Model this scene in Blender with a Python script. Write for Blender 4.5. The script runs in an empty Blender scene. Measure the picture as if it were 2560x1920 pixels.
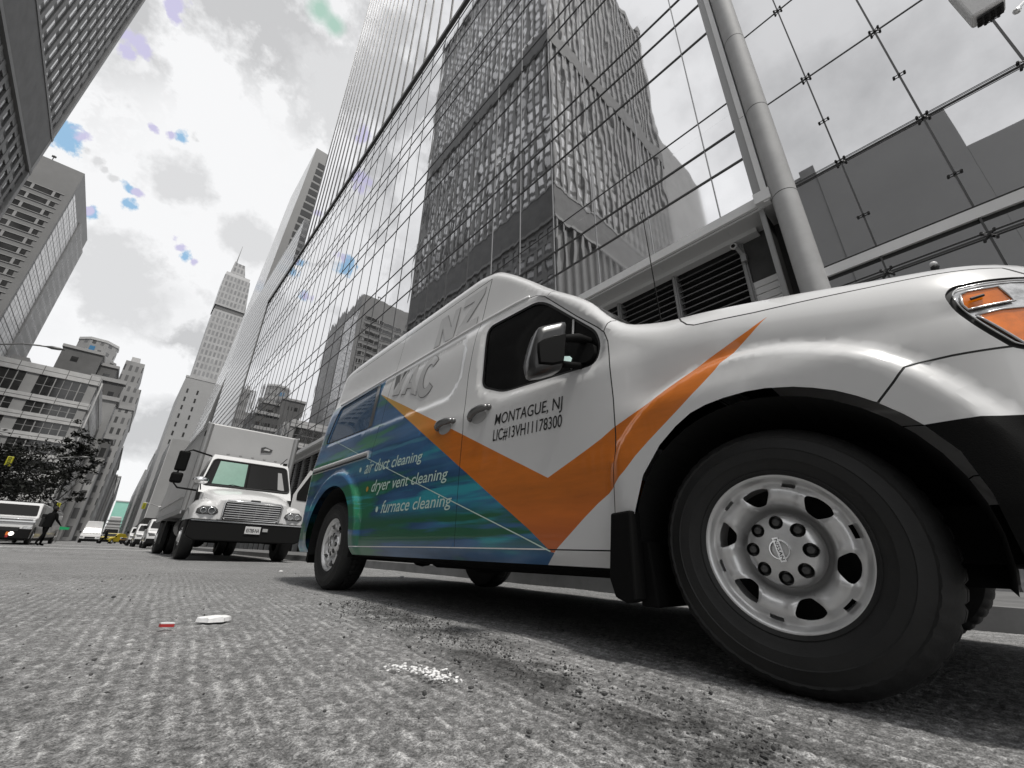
import bpy, bmesh, math, random
import numpy as np
from mathutils import Matrix, Vector
from mathutils.geometry import delaunay_2d_cdt
random.seed(7); RNG = np.random.default_rng(7)
R = math.radians
scene = bpy.context.scene
COL = scene.collection

# ------------------------------------------------------------------ camera
CAMH = 0.3285                       # the phone is held a hand above the road
SLOPE = 0.02858                     # the street climbs away from the camera
CX = np.array([0.740885, -0.670691, 0.035541]); CD = np.array([0.279627, 0.259914, -0.924258]); CF = np.array([0.610654, 0.694707, 0.38011])
def _on(a, b, c):
    c = c/np.linalg.norm(c); a = a-c*(a@c); a /= np.linalg.norm(a); b = np.cross(c, a); return a, b, c
CX, CD, CF = _on(CX, CD, CF)
cam = bpy.data.cameras.new('camera'); camo = bpy.data.objects.new('camera', cam); COL.objects.link(camo)
cam.sensor_width = 36; cam.lens = 36*1050.83/2560; cam.clip_start = 0.02; cam.clip_end = 6000
M = Matrix(((CX[0], -CD[0], -CF[0], 0), (CX[1], -CD[1], -CF[1], 0), (CX[2], -CD[2], -CF[2], CAMH), (0, 0, 0, 1)))
camo.matrix_world = M
scene.camera = camo

# ------------------------------------------------------------------ world, sun, exposure
SUN_EL, SUN_AZ = R(66), R(182)      # azimuth clockwise from +Y: the sun stands high behind the camera, veiled
W = bpy.data.worlds.new('World'); scene.world = W; W.use_nodes = True
def build_world():
    nt = W.node_tree; nt.nodes.clear(); N = nt.nodes.new; L = nt.links.new
    out = N('ShaderNodeOutputWorld'); bg = N('ShaderNodeBackground'); L(bg.outputs[0], out.inputs[0])
    bg.inputs[1].default_value = 0.1
    sky = N('ShaderNodeTexSky'); sky.sky_type = 'NISHITA'; sky.sun_disc = False
    sky.sun_elevation = SUN_EL; sky.sun_rotation = SUN_AZ
    tc = N('ShaderNodeTexCoord')
    def noise(scale, detail, rough, off=(0, 0, 0)):
        mp = N('ShaderNodeMapping'); mp.inputs['Location'].default_value = off; L(tc.outputs['Generated'], mp.inputs[0])
        n = N('ShaderNodeTexNoise'); n.inputs['Scale'].default_value = scale; n.inputs['Detail'].default_value = detail; n.inputs['Roughness'].default_value = rough
        L(mp.outputs[0], n.inputs[0]); return n
    def ramp(src, stops):
        r = N('ShaderNodeValToRGB'); L(src, r.inputs[0]); e = r.color_ramp.elements
        e[0].position, e[0].color = stops[0][0], stops[0][1]; e[1].position, e[1].color = stops[-1][0], stops[-1][1]
        for p, c in stops[1:-1]:
            k = e.new(p); k.color = c
        return r
    g = lambda v: (v, v, v*1.003, 1)
    n1 = noise(2.6, 7, .58, (.3, 1.7, .2))
    col = ramp(n1.outputs[0], [(.30, g(6.2)), (.42, g(7.9)), (.50, g(9.4)), (.62, g(9.8))]).outputs[0]
    wob = noise(7, 6, .62); wob2 = noise(34, 5, .6)
    def vm(op, a, b):
        m = N('ShaderNodeMath'); m.operation = op
        for i, v in enumerate((a, b)):
            if isinstance(v, (int, float)): m.inputs[i].default_value = v
            else: L(v, m.inputs[i])
        return m.outputs[0]
    def blob(px, rad, colr, col, soft=.5, wobble=1.0, fine=False):
        d = CF + CX*((px[0]-1280)/1050.83) + CD*((px[1]-960)/1050.83); d /= np.linalg.norm(d)
        dp = N('ShaderNodeVectorMath'); dp.operation = 'DISTANCE'; L(tc.outputs['Generated'], dp.inputs[0]); dp.inputs[1].default_value = d
        dist = vm('ADD', dp.outputs['Value'], vm('MULTIPLY', vm('SUBTRACT', (wob2 if fine else wob).outputs[0], .5), wobble*rad*(5.5 if fine else 2.6)))
        mr = N('ShaderNodeMapRange'); mr.inputs[1].default_value = rad; mr.inputs[2].default_value = rad*(1-soft); L(dist, mr.inputs[0])
        mr.inputs[3].default_value = 0; mr.inputs[4].default_value = 1
        mx = N('ShaderNodeMix'); mx.data_type = 'RGBA'; L(mr.outputs[0], mx.inputs[0]); L(col, mx.inputs[6])
        if isinstance(colr, tuple): mx.inputs[7].default_value = colr
        else: L(colr, mx.inputs[7])
        return mx.outputs[2]
    grey, mid, wht = g(6.3), g(7.7), g(9.9)
    for px, rad, c in [((560, 600), .36, wht), ((300, 420), .24, wht), ((470, 420), .16, wht), ((420, 60), .17, grey), ((520, 140), .12, grey), ((700, 60), .2, grey), ((860, 250), .13, mid),
                       ((760, 310), .05, mid), ((560, 330), .16, wht), ((440, 460), .05, mid), ((300, 690), .07, mid), ((420, 790), .09, mid), ((470, 830), .06, grey), ((610, 610), .05, mid),
                       ((370, 1080), .08, grey), ((340, 930), .07, wht), ((340, 1200), .06, wht)]:
        col = blob(px, rad, c, col, .5, 1.7)
    blue = (3.4, 5.6, 7.9, 1); lav = (6.5, 6.2, 8.3, 1)
    for px, rad, c in [((185, 345), .026, blue), ((165, 340), .020, blue), ((212, 345), .016, lav), ((222, 375), .012, mid), ((240, 400), .012, mid), ((452, 343), .013, blue), ((385, 318), .010, lav), ((428, 335), .010, lav), ((492, 352), .010, mid), ((322, 470), .013, blue),
                       ((340, 478), .009, lav), ((316, 505), .013, blue), ((232, 535), .013, blue), ((222, 528), .009, lav), ((280, 445), .009, mid), ((262, 425), .007, mid), ((435, 598), .013, lav), ((450, 618), .011, lav), ((466, 640), .012, blue), ((485, 655), .008, lav),
                       ((345, 100), .022, lav), ((318, 128), .014, lav), ((440, 15), .020, lav), ((440, 48), .014, lav), ((1700, 300), .014, lav)]:
        col = blob(px, rad*.80, c, col, .6, .8, True)
    thin = blob((800, 25), .030, (4.6, 6.6, 5.6, 1), blob((835, 62), .024, (4.6, 6.6, 5.6, 1), col, .6, .6), .6, .6)
    # the clear sky shows a little through the cloud layer
    mx = N('ShaderNodeMix'); mx.data_type = 'RGBA'; mx.inputs[0].default_value = .06; L(thin, mx.inputs[6]); L(sky.outputs[0], mx.inputs[7])
    L(mx.outputs[2], bg.inputs[0])
build_world()
sl = bpy.data.lights.new('sun', 'SUN'); sl.energy = 2.9; sl.angle = R(6); sl.color = (1, .97, .92)
so = bpy.data.objects.new('sun', sl); COL.objects.link(so); so.location = (0, 0, 60)
sd = Vector((math.sin(SUN_AZ)*math.cos(SUN_EL), math.cos(SUN_AZ)*math.cos(SUN_EL), math.sin(SUN_EL)))
so.rotation_euler = sd.to_track_quat('Z', 'Y').to_euler()
vs = scene.view_settings; vs.view_transform = 'Standard'; vs.look = 'None'; vs.exposure = 0; vs.gamma = 1
scene.cycles.max_bounces = 8; scene.cycles.caustics_reflective = False; scene.cycles.caustics_refractive = False

# ------------------------------------------------------------------ helpers
MATS = {}
def mat(name, col=(.5, .5, .5), rough=.5, metal=0., var=0., vscale=4., bump=0., bscale=20., coat=0., spec=.5, alpha=1., ior=1.5, trans=0., emit=None, estr=0., streak=None):
    if name in MATS: return MATS[name]
    m = bpy.data.materials.new(name); m.use_nodes = True; nt = m.node_tree; b = nt.nodes['Principled BSDF']
    if isinstance(col, (int, float)): col = (col, col, col)
    c = (*col, 1); b.inputs['Base Color'].default_value = c; b.inputs['Roughness'].default_value = rough; b.inputs['Metallic'].default_value = metal
    b.inputs['Coat Weight'].default_value = coat; b.inputs['Coat Roughness'].default_value = .03; b.inputs['Specular IOR Level'].default_value = spec
    b.inputs['IOR'].default_value = ior; b.inputs['Transmission Weight'].default_value = trans
    if emit: b.inputs['Emission Color'].default_value = (*emit, 1); b.inputs['Emission Strength'].default_value = estr
    N = nt.nodes.new; L = nt.links.new
    if var or bump or streak:
        tc = N('ShaderNodeTexCoord')
    if var:
        mp = N('ShaderNodeMapping'); L(tc.outputs['Object'], mp.inputs[0])
        if streak: mp.inputs['Scale'].default_value = streak
        n = N('ShaderNodeTexNoise'); n.inputs['Scale'].default_value = vscale; n.inputs['Detail'].default_value = 6; n.inputs['Roughness'].default_value = .65; L(mp.outputs[0], n.inputs[0])
        mr = N('ShaderNodeMapRange'); mr.inputs[1].default_value = .3; mr.inputs[2].default_value = .7; mr.inputs[3].default_value = 1-var; mr.inputs[4].default_value = 1+var; L(n.outputs[0], mr.inputs[0])
        hs = N('ShaderNodeHueSaturation'); hs.inputs['Color'].default_value = c; L(mr.outputs[0], hs.inputs['Value']); L(hs.outputs[0], b.inputs['Base Color'])
    if bump:
        n2 = N('ShaderNodeTexNoise'); n2.inputs['Scale'].default_value = bscale; n2.inputs['Detail'].default_value = 3; L(tc.outputs['Object'], n2.inputs[0])
        bp = N('ShaderNodeBump'); bp.inputs['Distance'].default_value = bump; L(n2.outputs[0], bp.inputs['Height']); L(bp.outputs[0], b.inputs['Normal'])
    MATS[name] = m; return m
def gridmat(name, c_glass, c_frame, specs, g_rough=.1, f_rough=.6, g_metal=.0, var=.5, cell=(1, 1)):
    """facade: frame colour where any band is on, glass elsewhere; specs = (axis, period, width, offset)"""
    m = bpy.data.materials.new(name); m.use_nodes = True; nt = m.node_tree; b = nt.nodes['Principled BSDF']; N = nt.nodes.new; L = nt.links.new
    tc = N('ShaderNodeTexCoord'); sp = N('ShaderNodeSeparateXYZ'); L(tc.outputs['Object'], sp.inputs[0])
    def mth(op, a, bb=None):
        k = N('ShaderNodeMath'); k.operation = op
        for i, v in enumerate((a, bb)):
            if v is None: continue
            if isinstance(v, (int, float)): k.inputs[i].default_value = v
            else: L(v, k.inputs[i])
        return k.outputs[0]
    tot = None; cells = []
    for ax, per, wid, off in specs:
        u = mth('DIVIDE', mth('ADD', sp.outputs[ax], off), per); f = mth('FRACT', u); k = mth('LESS_THAN', f, wid/per)
        cells.append(mth('FLOOR', u)); tot = k if tot is None else mth('MAXIMUM', tot, k)
    cb = N('ShaderNodeCombineXYZ')
    for i, c in enumerate(cells[:3]): L(c, cb.inputs[i])
    wn = N('ShaderNodeTexWhiteNoise'); wn.noise_dimensions = '3D'; L(cb.outputs[0], wn.inputs[0])
    mr = N('ShaderNodeMapRange'); mr.inputs[3].default_value = 1-var; mr.inputs[4].default_value = 1+var; L(wn.outputs[0], mr.inputs[0])
    hs = N('ShaderNodeHueSaturation'); hs.inputs['Color'].default_value = (c_glass, c_glass, c_glass*1.01, 1); L(mr.outputs[0], hs.inputs['Value'])
    nz = N('ShaderNodeTexNoise'); nz.inputs['Scale'].default_value = .15; nz.inputs['Detail'].default_value = 5; L(tc.outputs['Object'], nz.inputs[0])
    m2 = N('ShaderNodeMapRange'); m2.inputs[1].default_value = .3; m2.inputs[2].default_value = .7; m2.inputs[3].default_value = .85; m2.inputs[4].default_value = 1.15; L(nz.outputs[0], m2.inputs[0])
    h2 = N('ShaderNodeHueSaturation'); h2.inputs['Color'].default_value = (c_frame,)*3+(1,); L(m2.outputs[0], h2.inputs['Value'])
    mx = N('ShaderNodeMix'); mx.data_type = 'RGBA'; L(tot, mx.inputs[0]); L(hs.outputs[0], mx.inputs[6]); L(h2.outputs[0], mx.inputs[7]); L(mx.outputs[2], b.inputs['Base Color'])
    mf = N('ShaderNodeMix'); mf.data_type = 'FLOAT'; L(tot, mf.inputs[0]); mf.inputs[2].default_value = g_rough; mf.inputs[3].default_value = f_rough; L(mf.outputs[0], b.inputs['Roughness'])
    mm = N('ShaderNodeMix'); mm.data_type = 'FLOAT'; L(tot, mm.inputs[0]); mm.inputs[2].default_value = g_metal; mm.inputs[3].default_value = 0; L(mm.outputs[0], b.inputs['Metallic'])
    MATS[name] = m; return m

class MB:
    """collects shapes; build() links them as ONE mesh object"""
    def __init__(s): s.v = []; s.f = []; s.m = []; s.cur = 0
    def add(s, vs, fs):
        o = len(s.v); s.v += [tuple(map(float, p)) for p in vs]; s.f += [tuple(i+o for i in f) for f in fs]; s.m += [s.cur]*len(fs); return s
    def box(s, x0, x1, y0, y1, z0, z1):
        x0, x1 = sorted((x0, x1)); y0, y1 = sorted((y0, y1)); z0, z1 = sorted((z0, z1))
        return s.add([(x0, y0, z0), (x1, y0, z0), (x1, y1, z0), (x0, y1, z0), (x0, y0, z1), (x1, y0, z1), (x1, y1, z1), (x0, y1, z1)],
                     [(0, 3, 2, 1), (4, 5, 6, 7), (0, 1, 5, 4), (1, 2, 6, 5), (2, 3, 7, 6), (3, 0, 4, 7)])
    def quad(s, a, b, c, d): return s.add([a, b, c, d], [(0, 1, 2, 3)])
    def poly(s, pts): return s.add(pts, [tuple(range(len(pts)))])
    def prism(s, pts, axis, a, b):
        """polygon pts (2-D) extruded along axis 0/1/2 from a to b"""
        def P(p, t): q = list(p); q.insert(axis, t); return q
        n = len(pts); vs = [P(p, a) for p in pts]+[P(p, b) for p in pts]
        return s.add(vs, [tuple(range(n))[::-1], tuple(range(n, 2*n))]+[(i, (i+1) % n, n+(i+1) % n, n+i) for i in range(n)])
    def tube(s, pts, r, n=8, cap=True):
        pts = [Vector(p) for p in pts]; rs = r if isinstance(r, (list, tuple)) else [r]*len(pts)
        rings = []; up = None
        for i, p in enumerate(pts):
            t = (pts[min(i+1, len(pts)-1)]-pts[max(i-1, 0)]).normalized()
            if up is None: up = Vector((0, 0, 1)) if abs(t.z) < .9 else Vector((1, 0, 0))
            a = t.cross(up).normalized(); b = a.cross(t).normalized(); up = b
            rings.append([p+(a*math.cos(k*2*math.pi/n)+b*math.sin(k*2*math.pi/n))*rs[i] for k in range(n)])
        vs = [q for rg in rings for q in rg]; fs = []
        for i in range(len(pts)-1):
            for k in range(n): fs.append((i*n+k, i*n+(k+1) % n, (i+1)*n+(k+1) % n, (i+1)*n+k))
        if cap: fs += [tuple(range(n))[::-1], tuple((len(pts)-1)*n+k for k in range(n))]
        return s.add(vs, fs)
    def lathe(s, prof, o=(0, 0, 0), axis=0, n=32, sgn=1, rmod=None):
        """prof = (offset along axis, radius)"""
        vs = []; fs = []
        for i, (a, r) in enumerate(prof):
            for k in range(n):
                t = k*2*math.pi/n; rr = r+(rmod(i, k) if rmod else 0); p = [rr*math.cos(t), rr*math.sin(t)]; p.insert(axis, a*sgn)
                vs.append((p[0]+o[0], p[1]+o[1], p[2]+o[2]))
        for i in range(len(prof)-1):
            for k in range(n):
                f = (i*n+k, i*n+(k+1) % n, (i+1)*n+(k+1) % n, (i+1)*n+k); fs.append(f)
        return s.add(vs, fs)
    def sphere(s, c, r, n=12, m=8, sc=(1, 1, 1)):
        vs = []; fs = []
        for i in range(m+1):
            a = math.pi*i/m
            for k in range(n):
                t = 2*math.pi*k/n; vs.append((c[0]+r*sc[0]*math.sin(a)*math.cos(t), c[1]+r*sc[1]*math.sin(a)*math.sin(t), c[2]+r*sc[2]*math.cos(a)))
        for i in range(m):
            for k in range(n): fs.append((i*n+k, i*n+(k+1) % n, (i+1)*n+(k+1) % n, (i+1)*n+k))
        return s.add(vs, fs)
    def build(s, name, mats, parent=None, off=(0, 0, 0), smooth=False, bevel=0, autosmooth=None, label=None):
        me = bpy.data.meshes.new(name)
        ox, oy, oz = off
        me.from_pydata([(x-ox, y-oy, z-oz) for x, y, z in s.v], [], s.f)
        if not isinstance(mats, (list, tuple)): mats = [mats]
        for m in mats: me.materials.append(m)
        if len(mats) > 1: me.polygons.foreach_set('material_index', s.m)
        if smooth: me.polygons.foreach_set('use_smooth', [True]*len(me.polygons))
        me.update()
        o = bpy.data.objects.new(name, me); COL.objects.link(o)
        if parent: o.parent = parent
        if autosmooth and smooth:
            try: me.set_sharp_from_angle(angle=R(autosmooth))
            except Exception: pass
        if bevel:
            b = o.modifiers.new('bevel', 'BEVEL'); b.width = bevel; b.segments = 2; b.limit_method = 'ANGLE'; b.angle_limit = R(40)
        if label: o['label'] = label
        return o
def tag(o, label=None, cat=None, group=None, kind=None):
    if label: o['label'] = label
    if cat: o['category'] = cat
    if group: o['group'] = group
    if kind: o['kind'] = kind
    return o
def thing(name, label, cat, loc=(0, 0, 0), rot=(0, 0, 0), group=None):
    o = bpy.data.objects.new(name, None); COL.objects.link(o); o.location = loc; o.rotation_euler = rot; o.empty_display_size = .2
    return tag(o, label, cat, group)
def copy_tree(o, parent=None):
    c = o.copy(); COL.objects.link(c)
    if parent: c.parent = parent
    for ch in o.children: copy_tree(ch, c)
    return c
# plumb frame: buildings stand truly upright, the street below them climbs
cs, sn = math.cos(SLOPE), math.sin(SLOPE)
def plumb(p): return (p[0], p[1]*cs+p[2]*sn, -p[1]*sn+p[2]*cs+CAMH)
def building(name, label, cat, base, group=None):
    """base in the plumb frame (origin at the camera)"""
    o = thing(name, label, cat, plumb(base), (-SLOPE, 0, 0), group); o['_b'] = 0; del o['_b']
    BASE[o.name] = base; return o
BASE = {}
def part(mb, name, mats, parent, **k):
    return mb.build(name, mats, parent, off=BASE[parent.name], **k)
# value noise
_P = RNG.random((256, 256))
def vnoise(x, y):
    xi = np.floor(x).astype(int); yi = np.floor(y).astype(int); fx = x-xi; fy = y-yi; fx = fx*fx*(3-2*fx); fy = fy*fy*(3-2*fy)
    g = lambda a, b: _P[a & 255, b & 255]
    return (g(xi, yi)*(1-fx)+g(xi+1, yi)*fx)*(1-fy)+(g(xi, yi+1)*(1-fx)+g(xi+1, yi+1)*fx)*fy
def fbm(x, y, o=4):
    s = 0; a = .5
    for i in range(o): s = s+a*vnoise(x*2**i+17*i, y*2**i+31*i); a *= .5
    return s
# ================================================================== the street
def road_mat():
    m = bpy.data.materials.new('milled_asphalt'); m.use_nodes = True; nt = m.node_tree; b = nt.nodes['Principled BSDF']; N = nt.nodes.new; L = nt.links.new
    tc = N('ShaderNodeTexCoord')
    def nz(scale, det, rough=.6, st=None):
        mp = N('ShaderNodeMapping'); L(tc.outputs['Object'], mp.inputs[0])
        if st: mp.inputs['Scale'].default_value = st
        n = N('ShaderNodeTexNoise'); n.inputs['Scale'].default_value = scale; n.inputs['Detail'].default_value = det; n.inputs['Roughness'].default_value = rough; L(mp.outputs[0], n.inputs[0]); return n.outputs[0]
    def rmp(src, a, c, lo, hi):
        r = N('ShaderNodeMapRange'); r.inputs[1].default_value = a; r.inputs[2].default_value = c; r.inputs[3].default_value = lo; r.inputs[4].default_value = hi; L(src, r.inputs[0]); return r.outputs[0]
    def mul(a, c):
        k = N('ShaderNodeMath'); k.operation = 'MULTIPLY'
        for i, v in enumerate((a, c)):
            if isinstance(v, (int, float)): k.inputs[i].default_value = v
            else: L(v, k.inputs[i])
        return k.outputs[0]
    big = rmp(nz(.35, 4), .35, .65, .85, 1.15); mid = rmp(nz(6, 5), .3, .7, .86, 1.14); fine = rmp(nz(62, 5, .8), .34, .66, .42, 1.62); gr = rmp(nz(230, 3, .75), .36, .66, .38, 1.75)
    wa = N('ShaderNodeAttribute'); wa.attribute_name = 'ridge_light'; ridge_light = rmp(wa.outputs['Fac'], 0, 1, .60, 2.5)
    val = mul(mul(mul(mul(mul(.225, big), mid), fine), gr), ridge_light)
    # a band of loose dark crumbs, a matter of what lies there
    at = N('ShaderNodeAttribute'); at.attribute_name = 'crumbs'; val = mul(val, rmp(at.outputs['Fac'], 0, 1, 1, .36))
    cb = N('ShaderNodeCombineColor'); [L(val, cb.inputs[i]) for i in range(3)]; L(cb.outputs[0], b.inputs['Base Color'])
    b.inputs['Roughness'].default_value = .82; b.inputs['Specular IOR Level'].default_value = .35
    bp = N('ShaderNodeBump'); bp.inputs['Distance'].default_value = .004; bp.inputs['Strength'].default_value = .8; L(nz(170, 3, .7), bp.inputs['Height']); L(bp.outputs[0], b.inputs['Normal'])
    MATS['milled_asphalt'] = m; return m
def make_road():
    fine = np.radians(np.concatenate([np.arange(-30, 112, .17)])); coarse = np.radians(np.arange(112, 330, 4.0)); az = np.concatenate([fine, coarse]); na = len(az)
    r = [.25]
    while r[-1] < 14: r.append(r[-1]*1.0085+.0008)
    while r[-1] < 3500: r.append(r[-1]*1.09)
    r = np.array(r); A, Q = np.meshgrid(az, r); x = Q*np.sin(A); y = Q*np.cos(A)
    fade = np.clip(1-Q/16, 0, 1)**.6
    # milling grooves run along the street, slightly turned
    t = R(5); u = x*math.cos(t)-y*math.sin(t)+.02*(fbm(x*1.5, y*1.5, 3)-.5); v = x*math.sin(t)+y*math.cos(t)
    ph = u/.046+1.1*(fbm(u*4, v*1.2, 2)-.5); g = np.abs((ph % 1)-.5)*2; row = np.floor(ph)
    amp = .35+.9*vnoise(row*7.3+3, v*9); groove = (g**1.5)*amp
    pit = .35*(fbm(x*24, y*24, 3)-.5)+.8*(fbm(x*75+3, y*60+8, 3)-.5); rough = fbm(x*90, y*90, 3)-.5; wav = fbm(x*1.6+5, y*1.6, 3)-.5
    mask = .45+.55*sstep_(.35, .6, fbm(x*.8+9, y*.8+2, 3))*(x < 1.25+.25*y*0+.3*np.sin(y))
    z = (groove*.0072*mask+pit*.0065+rough*.0065+wav*.020)*fade
    # crumbs band left of the van wheels
    d = np.abs(x-(.97+.13*y))/(.13+.12*fbm(y*2, x*2, 2)); cr = np.clip(1.35-d, 0, 1)*sstep_(.40, .55, fbm(x*5, y*3.5, 3)+.12)*sstep_(3.4, 2.4, y)
    z = z+cr*(.016*np.abs(rough)+.002)*fade
    # painted light on the ridge tops in short flecks, painted shade in the hollows
    ridge_light = np.clip((g-.45)*1.9, 0, 1)*sstep_(.42, .58, fbm(u*60, v*22, 3)+.10*(vnoise(row*3.1, v*2.5)-.5))*(.35+.65*mask)*np.clip(1-Q/9, 0, 1)
    ridge_light = np.clip(.22+.78*ridge_light+.85*pit*np.clip(1-Q/12, 0, 1)+.8*rough*np.clip(1-Q/5, 0, 1)-.45*np.clip(.4-g, 0, .4)*mask, 0, 1)
    vs = np.c_[x.ravel(), y.ravel(), z.ravel()]; nr = len(r)
    i = np.arange(nr-1)[:, None]*na; k = np.arange(na)[None, :]; k2 = (k+1) % na
    F = np.stack([i+k, i+na+k, i+na+k2, i+k2], -1).reshape(-1, 4)
    c = len(vs); vs = np.vstack([vs, [[0, 0, 0]]]); tri = np.stack([np.full(na, c), np.arange(na), (np.arange(na)+1) % na], -1)
    me = bpy.data.meshes.new('road'); me.vertices.add(len(vs)); me.vertices.foreach_set('co', vs.ravel())
    loops = np.concatenate([F.ravel(), tri.ravel()]); me.loops.add(len(loops)); me.loops.foreach_set('vertex_index', loops)
    ls = np.concatenate([np.arange(len(F))*4, len(F)*4+np.arange(na)*3]); me.polygons.add(len(ls)); me.polygons.foreach_set('loop_start', ls)
    me.polygons.foreach_set('use_smooth', np.ones(len(ls), bool)); me.update(calc_edges=True); me.validate()
    at = me.attributes.new('crumbs', 'FLOAT', 'POINT'); at.data.foreach_set('value', np.concatenate([cr.ravel(), [0]]))
    at = me.attributes.new('ridge_light', 'FLOAT', 'POINT'); at.data.foreach_set('value', np.concatenate([ridge_light.ravel(), [.3]]))
    me.materials.append(road_mat()); o = bpy.data.objects.new('road', me); COL.objects.link(o); tag(o, kind='structure')
def sstep_(a, b, x):
    t = np.clip((x-a)/(b-a), 0, 1); return t*t*(3-2*t)
make_road()
CONC = mat('concrete', .16, .8, var=.22, vscale=1.6, bump=.002, bscale=30)
CURBM = mat('kerb_stone', .20, .7, var=.2, vscale=3)
PAINT = mat('road_paint', .70, .6, var=.25, vscale=8)
def pavement():
    b = MB(); b.box(4.46, 9.6, -30, 400, -.3, .14); b.cur = 1; b.box(4.30, 4.46, -30, 400, -.3, .146); tag(b.build('pavement', [CONC, CURBM]), kind='structure')
    b = MB(); b.box(-40, -7.16, -60, 96, -.3, .14); b.box(-60, -7.16, 114, 500, -.3, .14); b.cur = 1; b.box(-7.16, -7.0, -60, 96, -.3, .146); b.box(-7.16, -7.0, 114, 500, -.3, .146); tag(b.build('pavement', [CONC, CURBM]), kind='structure')
    # worn painted lines across the far junction
    b = MB()
    for y, w in ((26, .5), (41, .6), (97, .6), (113, .6)): b.box(-6.8, 4.2, y, y+w, .001, .005)
    tag(b.build('road_marking', PAINT), kind='structure')
    b = MB(); b.box(-3.0, -2.85, 16, 26, .001, .005); tag(b.build('road_marking', PAINT), kind='structure')
pavement()
def litter():
    # loose crumbs of asphalt
    b = MB(); ico = [(0, 0, 1), (.89, 0, .45), (.28, .85, .45), (-.72, .53, .45), (-.72, -.53, .45), (.28, -.85, .45), (.72, .53, -.45), (-.28, .85, -.45), (-.89, 0, -.45), (-.28, -.85, -.45), (.72, -.53, -.45), (0, 0, -1)]
    fi = [(0, 1, 2), (0, 2, 3), (0, 3, 4), (0, 4, 5), (0, 5, 1), (1, 6, 2), (2, 7, 3), (3, 8, 4), (4, 9, 5), (5, 10, 1), (6, 7, 2), (7, 8, 3), (8, 9, 4), (9, 10, 5), (10, 6, 1), (11, 7, 6), (11, 8, 7), (11, 9, 8), (11, 10, 9), (11, 6, 10)]
    rr = random.Random(5)
    for i in range(2600):
        if i < 1900: y = rr.uniform(.35, 3.2); x = (.97+.13*y)+rr.gauss(0, .12); s = rr.uniform(.0012, .0045)*(1+1.2*(rr.random() < .05))
        else: y = rr.uniform(.25, 7)**1; x = rr.uniform(-.5, 1.5)*(1+.25*y)-.1; s = rr.uniform(.0015, .0045) if rr.random() < .94 else rr.uniform(.005, .009)
        q = [s*rr.uniform(.6, 1.3) for _ in range(3)]; b.add([(x+p[0]*q[0]*rr.uniform(.7, 1.2), y+p[1]*q[1]*rr.uniform(.7, 1.2), .006+q[2]*.6+p[2]*q[2]*.7) for p in ico], fi)
    tag(b.build('asphalt_crumbs', mat('crumb', .055, .8, var=.5, vscale=30)), kind='stuff')
    def scrap(name, x, y, pts, h, m, label, cat):
        b = MB(); n = len(pts); top = [(p[0], p[1], h*(.45+.55*random.random())) for p in pts]; b.add([(0, 0, h*1.15)]+top+[(p[0]*1.06, p[1]*1.06, -.006) for p in pts], [(0, 1+i, 1+(i+1) % n) for i in range(n)]+[(1+i, 1+n+i, 1+n+(i+1) % n, 1+(i+1) % n) for i in range(n)])
        o = b.build(name, m); o.location = (x, y, .012); tag(o, label, cat); return o
    W1 = mat('paper_white', .8, .8, var=.1, vscale=30)
    scrap('paper_scrap', .471, 2.54, [(.055*math.cos(t)*(1+.35*math.sin(3*t)), .045*math.sin(t)*(1+.3*math.cos(2*t))) for t in np.linspace(0, 6.28, 17)[:-1]], .018, W1, 'crumpled white paper scrap lying alone on the grooved asphalt', 'litter')
    b = MB(); b.cur = 0; b.box(-.024, .024, -.010, .010, 0, .011); b.cur = 1; b.box(-.024, .024, -.0101, .0101, .0112, .016)
    o = b.build('litter_packet', [mat('packet_red', (.42, .03, .03), .5), W1]); o.location = (.279, 2.40, .014); o.rotation_euler = (0, R(4), R(12)); tag(o, 'small red and white packet dropped on the road left of the paper scrap', 'litter')
    b = MB(); rr = random.Random(2)
    for i in range(170):
        t = rr.uniform(-1, 1); x = .03*t+.015*math.cos(4*t)+rr.gauss(0, .020); y = -.11*t+rr.gauss(0, .022); s = rr.uniform(.0012, .0048); b.add([(x+p[0]*s*1.4, y+p[1]*s, .002+s*.4+p[2]*s*.6) for p in ico], fi)
    o = b.build('plaster_rubble', W1); o.location = (.785, 1.215, .012); tag(o, 'patch of crushed white rubble on the road beside the dark crumbs', 'rubble')
    for x, y, l in ((3.25, 5.9, 'tiny white scrap on the road under the middle of the van'), (2.03, 7.3, 'tiny white scrap on the road in front of the box truck')):
        scrap('paper_scrap', x, y, [(.03*math.cos(t), .025*math.sin(t)) for t in np.linspace(0, 6.28, 8)[:-1]], .012, W1, l, 'litter')
litter()
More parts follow.
